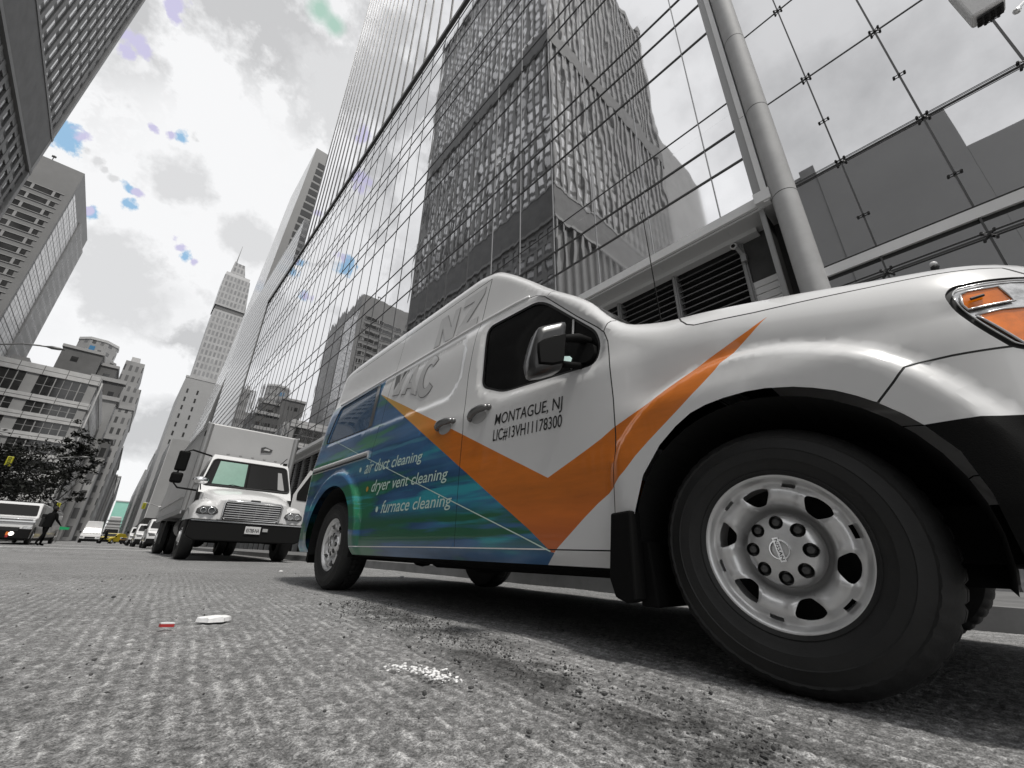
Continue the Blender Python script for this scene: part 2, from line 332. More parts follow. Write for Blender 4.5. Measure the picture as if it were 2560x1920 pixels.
# ================================================================== the lettered work van
WHITE = mat('van_white', .70, .28, coat=.6, var=.03, vscale=1.2)
GAPM = mat('panel_gap', .01, .8)
ORANGE = mat('wrap_orange', (.62, .165, .012), .3, coat=.55, var=.22, vscale=1.5, streak=(1, .8, 5))
BLUE = mat('wrap_blue', (.022, .075, .17), .28, coat=.6)
def wrap_blue():
    nt = BLUE.node_tree; b = nt.nodes['Principled BSDF']; N = nt.nodes.new; L = nt.links.new
    tc = N('ShaderNodeTexCoord'); mp = N('ShaderNodeMapping'); mp.inputs['Scale'].default_value = (1, .55, 4.2); mp.inputs['Rotation'].default_value = (R(4), 0, 0); L(tc.outputs['Object'], mp.inputs[0])
    n = N('ShaderNodeTexNoise'); n.inputs['Scale'].default_value = 1.5; n.inputs['Detail'].default_value = 3; L(mp.outputs[0], n.inputs[0])
    r = N('ShaderNodeValToRGB'); e = r.color_ramp.elements; e[0].position = .36; e[0].color = (.02, .17, .08, 1); e[1].position = .70; e[1].color = (.04, .34, .40, 1)
    for p, c in ((.45, (.022, .085, .19, 1)), (.58, (.045, .14, .30, 1)), (.64, (.04, .17, .33, 1))): k = e.new(p); k.color = c
    L(n.outputs[0], r.inputs[0]); L(r.outputs[0], b.inputs['Base Color'])
wrap_blue()
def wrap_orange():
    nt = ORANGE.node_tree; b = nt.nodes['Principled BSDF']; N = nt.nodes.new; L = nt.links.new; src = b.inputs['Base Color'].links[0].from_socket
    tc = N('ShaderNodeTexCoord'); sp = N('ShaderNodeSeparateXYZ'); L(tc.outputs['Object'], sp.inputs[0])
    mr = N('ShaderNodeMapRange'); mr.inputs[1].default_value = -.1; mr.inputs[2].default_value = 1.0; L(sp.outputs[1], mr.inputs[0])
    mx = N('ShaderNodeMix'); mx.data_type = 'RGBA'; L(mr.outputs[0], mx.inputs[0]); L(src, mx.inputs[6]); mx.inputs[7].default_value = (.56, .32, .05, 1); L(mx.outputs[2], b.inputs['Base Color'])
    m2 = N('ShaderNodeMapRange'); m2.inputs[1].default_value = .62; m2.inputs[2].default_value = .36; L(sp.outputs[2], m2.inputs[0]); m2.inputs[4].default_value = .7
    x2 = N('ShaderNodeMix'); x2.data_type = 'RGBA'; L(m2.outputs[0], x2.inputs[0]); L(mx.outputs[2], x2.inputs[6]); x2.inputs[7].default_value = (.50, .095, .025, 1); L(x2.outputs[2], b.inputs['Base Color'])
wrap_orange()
def wrap_bands():
    nt = BLUE.node_tree; b = nt.nodes['Principled BSDF']; N = nt.nodes.new; L = nt.links.new; src = b.inputs['Base Color'].links[0].from_socket
    tc = N('ShaderNodeTexCoord'); sp = N('ShaderNodeSeparateXYZ'); L(tc.outputs['Object'], sp.inputs[0])
    mp = N('ShaderNodeMapping'); mp.inputs['Scale'].default_value = (1, .5, 7); L(tc.outputs['Object'], mp.inputs[0]); n = N('ShaderNodeTexNoise'); n.inputs['Scale'].default_value = 2.2; n.inputs['Detail'].default_value = 3; L(mp.outputs[0], n.inputs[0])
    def mth(op, a, c):
        k = N('ShaderNodeMath'); k.operation = op
        for i, v in enumerate((a, c)):
            if isinstance(v, (int, float)): k.inputs[i].default_value = v
            else: L(v, k.inputs[i])
        return k.outputs[0]
    def band(z0, w, thr, colr, src):
        d = mth('ABSOLUTE', mth('SUBTRACT', sp.outputs[2], z0), 0); m = N('ShaderNodeMapRange'); m.inputs[1].default_value = w; m.inputs[2].default_value = w*.4; L(d, m.inputs[0])
        q = N('ShaderNodeMapRange'); q.inputs[1].default_value = thr; q.inputs[2].default_value = thr+.10; L(n.outputs[0], q.inputs[0]); f = mth('MULTIPLY', m.outputs[0], q.outputs[0])
        x = N('ShaderNodeMix'); x.data_type = 'RGBA'; L(f, x.inputs[0]); L(src, x.inputs[6]); x.inputs[7].default_value = colr; return x.outputs[2]
    c = band(.48, .14, .42, (.016, .125, .060, 1), src); c = band(.68, .10, .47, (.04, .36, .44, 1), c); c = band(1.05, .22, .52, (.07, .24, .36, 1), c); L(c, b.inputs['Base Color'])
wrap_bands()
BLACKP = mat('black_plastic', .005, .75, bump=.0006, bscale=300, spec=.12)
RUBBER = mat('black_rubber', .010, .6)
DARKGLASS = mat('dark_glass', .008, .08, spec=.14)
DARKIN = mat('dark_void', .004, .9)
CHROME = mat('chrome', .75, .12, metal=1)
STEEL = mat('wheel_silver', .72, .34, metal=.55, var=.08, vscale=9)
HUBM = mat('hub_silver', .70, .32, metal=.7, var=.12, vscale=14)
TYRE = mat('tyre_rubber', .012, .62, var=.25, vscale=12, bump=.0008, bscale=90)
AMBER = mat('amber_lens', (.85, .20, .004), .15, coat=.8, var=.30, vscale=16)
CLEAR = mat('lamp_silver', .55, .15, metal=.85, var=.4, vscale=40)
LETTERK = mat('letter_black', .012, .4)
LETTERW = mat('letter_pale', (.62, .78, .70), .4, coat=.3)
LETTERG = mat('letter_grey', .47, .4, coat=.4)

def pch(xs, ys):
    xs = np.array(xs, float); ys = np.array(ys, float); h = np.diff(xs); d = np.diff(ys)/h
    m = np.zeros(len(xs)); m[0] = d[0]; m[-1] = d[-1]
    for i in range(1, len(xs)-1):
        if d[i-1]*d[i] > 0:
            w1 = 2*h[i]+h[i-1]; w2 = h[i]+2*h[i-1]; m[i] = (w1+w2)/(w1/d[i-1]+w2/d[i])
    def fn(x):
        x = np.clip(np.asarray(x, float), xs[0], xs[-1]); i = np.clip(np.searchsorted(xs, x)-1, 0, len(xs)-2); t = (x-xs[i])/h[i]
        return ys[i]*(1+2*t)*(1-t)**2+m[i]*h[i]*t*(1-t)**2+ys[i+1]*t*t*(3-2*t)+m[i+1]*h[i]*t*t*(t-1)
    return fn
XC = 2.53
ZT = pch([-.50, -.40, -.2, 0, .3, .6, .85, .95, 1.05, 1.2, 1.5, 1.8, 2.0, 2.2, 2.4, 3, 4.5, 4.9, 5.08, 5.2],
         [.99, 1.085, 1.185, 1.222, 1.292, 1.352, 1.385, 1.400, 1.465, 1.64, 1.885, 2.15, 2.315, 2.452, 2.495, 2.485, 2.465, 2.44, 2.375, 2.26])
RR = pch([-.5, .75, .95, 1.1, 2.0, 2.3, 5.2], [.24, .22, .13, .08, .10, .15, .15])
XB = pch([.2, .30, .36, .5, .9, 1.15, 1.22, 1.4, 1.84, 1.87, 1.9, 2.3, 2.6],
         [1.60, 1.535, 1.503, 1.497, 1.49, 1.492, 1.503, 1.523, 1.578, 1.592, 1.600, 1.655, 1.70])
CR = pch([-.5, .9, 1.2, 2.0, 2.4, 5.2], [.07, .06, .05, .05, .09, .09])
def sstep(a, b, x):
    t = np.clip((x-a)/(b-a), 0, 1); return t*t*(3-2*t)
def pip(poly, y, s):
    poly = np.asarray(poly, float); y = np.asarray(y, float); s = np.asarray(s, float); r = np.zeros(y.shape, bool)
    a = poly; b = np.roll(poly, -1, 0)
    for (y0, s0), (y1, s1) in zip(a, b):
        c = (s0 > s) != (s1 > s); xx = y0+(s-s0)*(y1-y0)/((s1-s0) if s1 != s0 else 1e-12); r ^= c & (y < xx)
    return r
def rounded(poly, r, n=5):
    out = []; N = len(poly)
    for i in range(N):
        p = np.array(poly[i], float); a = np.array(poly[i-1], float)-p; b = np.array(poly[(i+1) % N], float)-p
        la, lb = np.linalg.norm(a), np.linalg.norm(b); d = min(r, la*.45, lb*.45); p0 = p+a/la*d; p1 = p+b/lb*d
        for k in range(n+1):
            t = k/n; out.append(tuple((1-t)**2*p0+2*t*(1-t)*p+t*t*p1))
    return out
def inset(poly, d):
    p = np.array(poly, float); n = len(p); ar = .5*np.sum(p[:, 0]*np.roll(p[:, 1], -1)-np.roll(p[:, 0], -1)*p[:, 1]); sg = 1 if ar > 0 else -1
    out = []
    for i in range(n):
        e0 = p[i]-p[i-1]; e1 = p[(i+1) % n]-p[i]
        n0 = np.array([-e0[1], e0[0]])/(np.linalg.norm(e0)+1e-9)*sg; n1 = np.array([-e1[1], e1[0]])/(np.linalg.norm(e1)+1e-9)*sg
        m = n0+n1; m /= max(np.linalg.norm(m), 1e-6); k = 1/max(m@n0, .5); out.append(tuple(p[i]+m*d*k))
    return out
RECESS = rounded([(2.315, 1.81), (2.29, 1.50), (2.39, 1.345), (4.80, 1.385), (4.86, 1.45), (4.74, 1.85), (2.34, 1.86)], .09)
RECESS_IN = inset(RECESS, .014)
WIN = rounded([(2.068, 1.815), (1.60, 1.803), (1.50, 1.745), (1.127, 1.390), (1.097, 1.30), (1.12, 1.215), (1.80, 1.252), (2.022, 1.345)], .06)
RECESS_T = inset(RECESS, .009); SUR_O = inset(WIN, -.055); SUR_I = inset(WIN, -.034); SUR_T = inset(WIN, -.042)
def xside(y, z):
    x = XB(z)
    t = np.clip((.05-y)/.53, 0, .999); x = x+1.0*(1-(1-t**2.4)**(1/2.4))
    t = np.clip((y-4.98)/.2, 0, .999); x = x+.2*(1-np.sqrt(1-t*t))
    x = x+.016*sstep(1.05, .85, y)*sstep(.9, 1.0, z)
    for yc, ry in ((.49, .47), (4.17, .50)):
        d = np.hypot((y-yc)*.47/ry, z-.41); x = x-.040*sstep(.640, .590, d)*sstep(.2, .5, z)*(sstep(1.07, .97, y) if yc < 1 else 1)
    return x+.009*pip(RECESS_T, y, z)+.010*pip(SUR_T, y, z)
def SH(y, s):
    y = np.asarray(y, float); s = np.asarray(s, float); zt = ZT(y); r = RR(y); z1 = zt-r
    xs = xside(y, np.minimum(s, z1)); a = np.clip((s-z1)/r, 0, np.pi/2); w = np.maximum(0, s-z1-r*np.pi/2)
    x = xs+r*(1-np.cos(a))+w; z = np.where(s < z1, s, z1+r*np.sin(a)); full = np.maximum(XC-(xs+r), .05); u = np.clip(w/full, 0, 1)
    return x, z+CR(y)*(2*u-u*u)

def skinline(pts, off=0., step=.05):
    q = []
    for a, c in zip(pts[:-1], pts[1:]):
        a = np.array(a); c = np.array(c); k = max(1, int(np.linalg.norm(c-a)/step))
        for j in range(k): q.append(a+(c-a)*j/k)
    q.append(np.array(pts[-1])); q = np.array(q); x, z = SH(q[:, 0], q[:, 1]); return [(x[i]+off, q[i, 0], z[i]) for i in range(len(q))]

VAN0 = (XC, 2.35, 0)
van = thing('work_van', 'white high roof cleaning company van with orange and blue side graphics filling the foreground', 'van', VAN0)
vb = lambda mb, name, mats, parent=van, **k: mb.build(name, mats, parent, off=VAN0, **k)

# outlines in (y, s): y along the van, s up the skin
FARCH = [(.965, .30), (.955, .40), (.92, .51), (.874, .635), (.791, .741), (.72, .80), (.658, .838), (.60, .856), (.535, .866), (.46, .870), (.402, .866), (.325, .850), (.275, .833), (.225, .811), (.18, .783), (.142, .754), (.096, .71), (.067, .675), (.02, .60), (-.005, .50), (-.02, .30)]
FARCH_X = [(.945, .2)]+FARCH[:]+[(-.02, .2)]
RARCH = [(3.64, .2), (3.64, .42)]+[(4.17-.53*math.cos(t), .42+.47*math.sin(t)) for t in np.linspace(0.05, math.pi-.05, 22)]+[(4.70, .42), (4.70, .2)]
DOORF = [(2.16, .365), (2.154, 1.07), (2.20, 1.474), (2.19, 1.912), (1.80, 1.900), (1.68, 1.888), (1.61, 1.872), (1.517, 1.812), (1.425, 1.72), (1.25, 1.545), (1.11, 1.415), (1.06, 1.36), (1.038, 1.30), (1.022, 1.157), (1.012, .99), (1.010, .833), (1.030, .50), (1.040, .365)]
WINFR = inset(WIN, -.014)
DOORS = [(3.50, .365), (3.50, 1.905), (2.20, 1.912), (2.205, 1.474), (2.160, 1.07), (2.166, .365)]
_OA = [(3.69, 1.733), (3.201, 1.513), (2.773, 1.32), (2.418, 1.161), (2.149, 1.035), (1.922, .928), (1.727, .836), (1.558, .757), (1.41, .687), (1.324, .723), (1.241, .757), (1.163, .79), (1.087, .824), (1.019, .861), (.919, .902), (.825, .94), (.74, .98), (.659, 1.017), (.582, 1.054), (.506, 1.086), (.435, 1.116), (.368, 1.152)]
_OB = [(.429, 1.097), (.494, 1.046), (.553, .984), (.617, .927), (.687, .873), (.762, .818), (.84, .761), (.9, .714), (.953, .664), (1.035, .602), (1.12, .551), (1.198, .495), (1.279, .432), (1.365, .367), (1.378, .353), (1.395, .353)]
_OC = [(1.538, .453), (1.698, .551), (1.884, .665), (2.102, .799), (2.364, .958), (2.687, 1.153), (3.149, 1.416)]
ORG = _OA+_OB+_OC
BLU = [(3.69, 1.733)]+_OC[::-1]+[(1.38, .350), (1.46, .29), (3.6, .26), (5.4, .26), (5.4, 1.88), (3.66, 1.885)]
BWIN = rounded([(4.862, 1.43), (4.80, 1.64), (4.745, 1.845), (3.80, 1.862), (3.76, 1.62), (3.76, 1.405)], .05)
BUMP = [(.142, .75), (.096, .80), (.066, .836), (.037, .85), (-.027, .853), (-.20, .853), (-.47, .80), (-.47, .2), (-.02, .2), (.02, .6), (.067, .675)]
BLACKL = [(.067, .675), (-.10, .68), (-.47, .66), (-.47, .2), (-.02, .2), (.02, .60)]
HEAD = rounded([(-.056, 1.036), (-.075, 1.064), (-.13, 1.070), (-.22, 1.070), (-.34, 1.045), (-.375, .96), (-.33, .85), (-.22, .822), (-.145, .842), (-.129, .852), (-.09, .915), (-.062, .985)], .03, 3)
HEADIN = inset(HEAD, .014)
AMB1 = [(-.086, 1.026), (-.100, 1.034), (-.157, 1.036), (-.172, .982), (-.088, .976), (-.082, .992)]
AMB2 = [(-.097, .955), (-.146, .962), (-.30, .955), (-.26, .862), (-.20, .845), (-.155, .855)]
HOODL = [(.80, 1.47), (.745, 1.40), (.72, 1.361), (.695, 1.30), (.663, 1.253), (.631, 1.232), (.58, 1.224), (.411, 1.197), (.061, 1.163), (-.066, 1.150), (-.141, 1.140), (-.185, 1.133), (-.205, 1.10), (-.225, 1.075)]
HOOD = HOODL+[(-.44, 1.05), (-.44, 2.2), (.80, 2.2)]
GRILLE = [(-.30, .98), (-.44, .98), (-.44, .70), (-.30, .70)]
SEAMS = [(DOORF, True, .006), ([(3.50, 1.905), (3.50, 1.60), (3.50, 1.2), (3.50, .90)], False, .005), ([(2.166, .365), (3.58, .360)], False, .006), (HOODL, False, .007),
         ([(.142, .75), (.096, .80), (.066, .836), (.037, .85), (-.027, .853), (-.139, .853)], False, .006), ([(2.19, 1.912), (2.183, 2.1), (2.165, 2.325)], False, .007),
         ([(2.165, 2.325), (3.46, 2.312), (4.69, 2.29)], False, .006), ([(3.513, 2.42), (3.514, 1.93)], False, .004), ([(1.065, 1.362), (1.035, 1.43), (1.00, 1.50)], False, .006), ([(1.042, .365), (1.05, .26)], False, .006), ([(1.49, 1.80), (1.46, 1.85)], False, .005)]
def van_skin():
    ys0, ys1 = -.44, 5.165
    def smax(y): return ZT(y)-RR(y)+RR(y)*np.pi/2+.22
    V = []; E = []
    def pl(pts, closed, step=.035):
        pts = [tuple(p) for p in pts]; q = []
        n = len(pts); rng_ = range(n) if closed else range(n-1)
        for i in rng_:
            a = np.array(pts[i]); b = np.array(pts[(i+1) % n]); k = max(1, int(np.ceil(np.linalg.norm(b-a)/step)))
            for j in range(k): q.append(tuple(a+(b-a)*j/k))
        if not closed: q.append(pts[-1])
        o = len(V); V.extend(q); m = len(q)
        E.extend([(o+i, o+i+1) for i in range(m-1)]);
        if closed: E.append((o+m-1, o))
        return q
    top = [(y, float(smax(y))) for y in np.linspace(ys1, ys0, 180)]
    DOMAIN = [(ys0, .30), (ys1, .30)]+top
    pl(DOMAIN, True)
    seams = []
    for pts, closed, w in SEAMS:
        p = np.array(pts, float); n = len(p); L_ = []; R_ = []
        for i in range(n):
            a = p[i-1] if (closed or i > 0) else p[i]; b = p[(i+1) % n] if (closed or i < n-1) else p[i]
            t = b-a; t /= np.linalg.norm(t)+1e-9; nn = np.array([-t[1], t[0]])*w/2; L_.append(tuple(p[i]+nn)); R_.append(tuple(p[i]-nn))
        if closed: seams.append((L_, R_)); pl(L_, True); pl(R_, True)
        else: seams.append((L_+R_[::-1], None)); pl(L_+R_[::-1], True)
    for P in (FARCH_X, RARCH, WIN, WINFR, ORG, BLU, BWIN, inset(BWIN, -.012), BUMP, BLACKL, HEAD, HEADIN, AMB1, AMB2, RECESS, RECESS_IN, SUR_O, SUR_I, GRILLE, DOORS): pl(P, True)
    cv = np.array(V)
    G = []
    for y in np.arange(ys0+.02, ys1-.01, .04):
        st = .04; z1 = float(ZT(y)-RR(y)); r = float(RR(y))
        s = .32
        while s < z1-.01: G.append((y, s)); s += st
        for k in np.linspace(0, 1, 9): G.append((y, z1+k*r*np.pi/2))
        for k in (.07, .14): G.append((y, z1+r*np.pi/2+k))
    for yc in (.49, 4.17):              # finer round the flares
        for t in np.linspace(.1, math.pi-.1, 60):
            for q in (.50, .53, .56, .58, .60, .62, .64, .66): G.append((yc+q*math.cos(t), .41+q*math.sin(t)))
    G = np.array(G); keep = np.ones(len(G), bool)
    for i in range(0, len(G), 400):
        d = np.min(np.hypot(G[i:i+400, None, 0]-cv[None, :, 0], G[i:i+400, None, 1]-cv[None, :, 1]), 1); keep[i:i+400] = d > .011
    G = G[keep]; G = G[pip(DOMAIN, G[:, 0], G[:, 1])]
    allv = [Vector(p) for p in V]+[Vector(p) for p in G]
    res = delaunay_2d_cdt(allv, E, [], 0, 1e-5)
    P = np.array([tuple(v) for v in res[0]]); F = np.array([tuple(f) for f in res[2]])
    c = P[F].mean(1); cy, c_s = c[:, 0], c[:, 1]
    ok = pip(DOMAIN, cy, c_s) & ~pip(FARCH_X, cy, c_s) & ~pip(RARCH, cy, c_s)
    F = F[ok]; cy = cy[ok]; c_s = c_s[ok]
    X, Z = SH(P[:, 0], P[:, 1])
    gap = np.zeros(len(F), bool)
    for A, B in seams: gap |= (pip(A, cy, c_s) ^ pip(B, cy, c_s)) if B is not None else pip(A, cy, c_s)
    ino = pip(ORG, cy, c_s); inb = pip(BLU, cy, c_s) & ~ino
    mi = np.zeros(len(F), int); mi[inb] = 1; mi[ino] = 2
    inw = pip(WIN, cy, c_s); inwf = pip(WINFR, cy, c_s) & ~inw; inbw = pip(BWIN, cy, c_s); inbf = pip(inset(BWIN, -.012), cy, c_s) & ~inbw
    inh = pip(HEAD, cy, c_s); inhi = pip(HEADIN, cy, c_s); a1 = pip(AMB1, cy, c_s); a2 = pip(AMB2, cy, c_s)
    aend = ZT(cy)-RR(cy)+RR(cy)*np.pi/2
    glass = (cy > 1.02) & (cy < 1.93) & (c_s > aend+.012)
    bl = pip(BLACKL, cy, c_s); gr = pip(GRILLE, cy, c_s)
    door = pip(DOORF, cy, c_s); sl_ = pip(DOORS, cy, c_s) & ~door; bp = pip(BUMP, cy, c_s) & ~bl; hd = pip(HOOD, cy, c_s); fen = (cy < 1.04) & (c_s < 1.47)
    pid = np.full(len(F), 'body', object)
    pid[fen] = 'fender'; pid[hd] = 'hood'; pid[bp] = 'bumper'; pid[bl] = 'lower_bumper'; pid[sl_] = 'sliding_door'; pid[door] = 'front_door'
    pid[inbw] = 'side_window'; pid[inw] = 'door_window'; pid[inwf] = 'window_seal'; pid[inbf] = 'rear_seal'
    pid[glass] = 'windshield'; pid[gr] = 'grille'; pid[inh] = 'headlight'; pid[a1 | a2] = 'amber'; pid[gap & ~inh] = 'gap'
    shift = {'door_window': .012, 'window_seal': .004, 'side_window': .006, 'rear_seal': .003, 'gap': .003, 'amber': -.004, 'headlight': .006}
    def sub(name, sel, matf, mats, parent=van, flip=False, sub_smooth=True, label=None):
        f = F[sel]; u, inv = np.unique(f, return_inverse=True); g = inv.reshape(-1, 3); dx = shift.get(name, 0)
        b = MB(); x = X[u]+dx
        if flip: x = 2*XC-x
        vs = np.c_[x, P[u, 0], Z[u]]
        # outward = towards -x on the street side
        n = np.cross(vs[g[:, 1]]-vs[g[:, 0]], vs[g[:, 2]]-vs[g[:, 0]]); want = 1 if flip else -1
        bad = (n[:, 0]*want+n[:, 2]*.6) < 0; g2 = g.copy(); g2[bad] = g2[bad][:, ::-1]
        b.add(vs, [tuple(t) for t in g2]); b.m = list(matf[sel]) if matf is not None else [0]*len(g)
        return vb(b, name, mats, parent, smooth=True, label=label)
    PM = [WHITE, BLUE, ORANGE]; out = {}
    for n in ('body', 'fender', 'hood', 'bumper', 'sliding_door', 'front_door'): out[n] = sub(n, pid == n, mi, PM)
    sub('door_window', pid == 'door_window', None, DARKGLASS, out['front_door']); sub('window_seal', pid == 'window_seal', None, RUBBER, out['front_door'])
    BG = mat('wrapped_window', (.03, .085, .17), .06, coat=1.0)
    sub('side_window', pid == 'side_window', None, BG, out['body']); sub('side_window_seal', pid == 'rear_seal', None, RUBBER, out['body'])
    sub('panel_gap', pid == 'gap', None, GAPM, out['body']); sub('lower_bumper', pid == 'lower_bumper', None, BLACKP); sub('windshield', pid == 'windshield', None, DARKGLASS, out['body'])
    sub('grille', pid == 'grille', None, BLACKP, out['bumper'])
    hm = np.zeros(len(F), int); hm[inhi] = 1
    hl = sub('headlight', pid == 'headlight', hm, [RUBBER, CLEAR]); sub('amber_lens', (pid == 'amber') & a1, None, AMBER, hl); sub('amber_lens', (pid == 'amber') & a2, None, AMBER, hl)
    for q in (AMB1, AMB2, HEADIN):
        b = MB(); pts = skinline([*q, q[0]], -.002 if q is not HEADIN else .0, .02); b.tube(pts, .0028 if q is not HEADIN else .0022, 6); vb(b, 'lens_trim', mat('trim_pale', .62, .2, metal=.6), hl, smooth=True)
    b = MB(); b.tube(skinline([(-.100, 1.004), (-.125, 1.010)], -.006, .01), .004, 6); vb(b, 'bulb_mark', RUBBER, hl)
    fm = mi.copy(); fm[inw | inwf | glass | inh | gap | bl | gr] = 3
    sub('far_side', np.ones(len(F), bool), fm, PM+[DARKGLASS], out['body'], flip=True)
    return out, smax
skin, SMAX = van_skin()
def roof_centre():
    ys = np.linspace(-.44, 5.165, 120); hood = MB(); roof = MB(); glass = MB(); n = 16
    rows = []
    for y in ys:
        z1 = float(ZT(y)-RR(y)); xs = float(xside(y, np.array(z1))); x0, z0 = SH(y, SMAX(y)); x0 = float(x0); x1 = 2*XC-x0; full = max(XC-(xs+float(RR(y))), .05)
        row = []
        for k in range(n+1):
            x = x0+(x1-x0)*k/n; xx = x if x <= XC else 2*XC-x; u = min(1, max(0, (xx-xs-float(RR(y)))/full)); row.append((x, y, float(ZT(y)+CR(y)*(2*u-u*u))))
        rows.append(row)
    def strip(b, a, e):
        sel = [i for i, y in enumerate(ys) if a-.03 <= y <= e+.03]; o = [p for i in sel for p in rows[i]]
        fs = [(i*(n+1)+k, i*(n+1)+k+1, (i+1)*(n+1)+k+1, (i+1)*(n+1)+k) for i in range(len(sel)-1) for k in range(n)]; b.add(o, fs)
    strip(hood, -.5, .80); strip(glass, .98, 1.96); strip(roof, 1.96, 5.2)
    vb(hood, 'hood_centre', WHITE, skin['hood'], smooth=True); vb(glass, 'windshield_centre', DARKGLASS, skin['body'], smooth=True); vb(roof, 'roof', WHITE, skin['body'], smooth=True)
    cow = MB(); strip(cow, .80, .98); vb(cow, 'cowl', BLACKP, skin['body'], smooth=True)
    # rear doors close the tail
    ss = np.linspace(.30, float(SMAX(5.165)), 30); x, z = SH(np.full(30, 5.165), ss); b = MB()
    vs = []; [vs.extend([(x[i], 5.165, z[i]), (2*XC-x[i], 5.165, z[i])]) for i in range(30)]
    b.add(vs, [(2*i, 2*i+1, 2*i+3, 2*i+2) for i in range(29)]); vb(b, 'rear_door', [BLUE], van)
    b = MB(); b.box(1.62, 3.44, 5.17, 5.30, .42, .56); vb(b, 'rear_bumper', BLACKP, van, bevel=.03)
    # trough for wipers, wheel housings, chassis
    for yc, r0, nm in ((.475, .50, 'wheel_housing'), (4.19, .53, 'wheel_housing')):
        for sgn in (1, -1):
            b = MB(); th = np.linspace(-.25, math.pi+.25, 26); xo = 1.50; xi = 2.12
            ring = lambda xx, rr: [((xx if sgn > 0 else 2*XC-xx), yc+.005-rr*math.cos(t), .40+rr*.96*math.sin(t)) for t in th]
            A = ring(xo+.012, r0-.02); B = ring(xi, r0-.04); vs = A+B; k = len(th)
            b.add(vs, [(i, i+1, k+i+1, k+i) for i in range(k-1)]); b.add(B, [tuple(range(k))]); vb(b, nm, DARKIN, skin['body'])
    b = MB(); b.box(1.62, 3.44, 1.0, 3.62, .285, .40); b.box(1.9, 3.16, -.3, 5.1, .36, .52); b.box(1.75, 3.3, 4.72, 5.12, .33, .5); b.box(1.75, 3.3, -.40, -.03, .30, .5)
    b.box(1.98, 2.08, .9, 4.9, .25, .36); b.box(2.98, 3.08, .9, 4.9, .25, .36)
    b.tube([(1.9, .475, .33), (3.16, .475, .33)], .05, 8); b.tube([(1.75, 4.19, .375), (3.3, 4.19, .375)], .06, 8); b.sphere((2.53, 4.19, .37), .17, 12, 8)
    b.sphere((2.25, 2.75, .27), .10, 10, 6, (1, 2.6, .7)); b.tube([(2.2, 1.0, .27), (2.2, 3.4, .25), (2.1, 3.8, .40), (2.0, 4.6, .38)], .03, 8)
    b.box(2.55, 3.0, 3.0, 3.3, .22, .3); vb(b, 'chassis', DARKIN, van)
roof_centre()
# rocker below the doors
b = MB(); ys = np.linspace(1.04, 3.62, 50)
prof = [(.0, .302), (.02, .290), (.06, .282)]
vs = [(float(xside(y, np.array(.302)))+dx+.001, y, z) for y in ys for dx, z in prof]; b.add(vs, [(i*3+k, i*3+k+1, i*3+k+4, i*3+k+3) for i in range(49) for k in range(2)]); vb(b, 'rocker_edge', BLACKP, skin['body'], smooth=True)
def ribbon(b, pts, w, off):
    q = skinline(pts, off, .04); n = len(q); vs = []
    for i in range(n):
        a = Vector(q[max(i-1, 0)]); c = Vector(q[min(i+1, n-1)]); t = (c-a).normalized(); s_ = t.cross(Vector((1, 0, 0))).normalized()*w/2; p = Vector(q[i]); vs += [p+s_, p-s_]
    b.add(vs, [(2*i, 2*i+1, 2*i+3, 2*i+2) for i in range(n-1)])
b = MB(); b.tube(skinline([(4.82, 1.895), (3.1, 1.91), (2.2, 1.918), (1.80, 1.906), (1.68, 1.896)], .004), .015, 8); vb(b, 'drip_rail', WHITE, skin['body'], smooth=True)
b = MB(); ribbon(b, [(4.5, 1.385), (4.023, 1.227), (3.204, .959), (2.639, .772), (2.213, .63), (1.879, .519), (1.609, .429), (1.40, .357)], .006, -.003); vb(b, 'pinstripe', LETTERW, skin['sliding_door'])
b = MB(); ribbon(b, [(3.63, .361), (2.4, .366), (1.42, .366)], .006, -.002); vb(b, 'sill_trim', mat('sill_white', .8, .3), skin['sliding_door'])
# sliding door track
b = MB(); b.prism([(0, -.033), (0, .033), (-.018, .028), (-.024, .012), (-.012, 0.), (-.014, -.028)], 1, 3.56, 4.93)
b.v = [(x+float(xside(y, np.array(1.115))), y, z+1.115) for x, y, z in b.v]; tr = vb(b, 'door_track', mat('track_grey', .55, .25, metal=.6), skin['body'])
b = MB(); xx = float(xside(4., np.array(1.09))); b.box(xx-.016, xx-.002, 3.565, 4.93, 1.088, 1.100); vb(b, 'track_slot', GAPM, tr)
# handles
def handle(y0, y1, z0, z1, parent):
    xs = float(xside((y0+y1)/2, np.array((z0+z1)/2))); h = MB(); pts = []
    for k in range(9):
        t = k/8; pts.append((xs-.018-.026*math.sin(math.pi*t), y0+(y1-y0)*t, z0+(z1-z0)*t+.008*math.sin(math.pi*t)))
    h.tube(pts, [.012, .020, .023, .024, .024, .024, .024, .022, .014], 10); h.sphere((xs-.012, y1+.005, z1), .022, 10, 6, (1, 1.1, .9)); h.sphere((xs-.008, y0, z0), .016, 10, 6)
    hh = vb(h, 'door_handle', mat('handle_metal', .16, .25, metal=.6), parent, smooth=True)
    c = MB(); ym, zm = (y0+y1)/2+.01, (z0+z1)/2-.022; n = 24
    ring = [(xs-.002, ym+.075*math.cos(2*math.pi*k/n), zm+.040*math.sin(2*math.pi*k/n)) for k in range(n)]; c.v = []; c.add(ring, [tuple(range(n))])
    vb(c, 'handle_cup', mat('cup_shade', .42, .25, coat=.6), hh)
handle(2.075, 1.89, 1.118, 1.160, skin['front_door']); handle(2.455, 2.26, 1.128, 1.150, skin['sliding_door'])
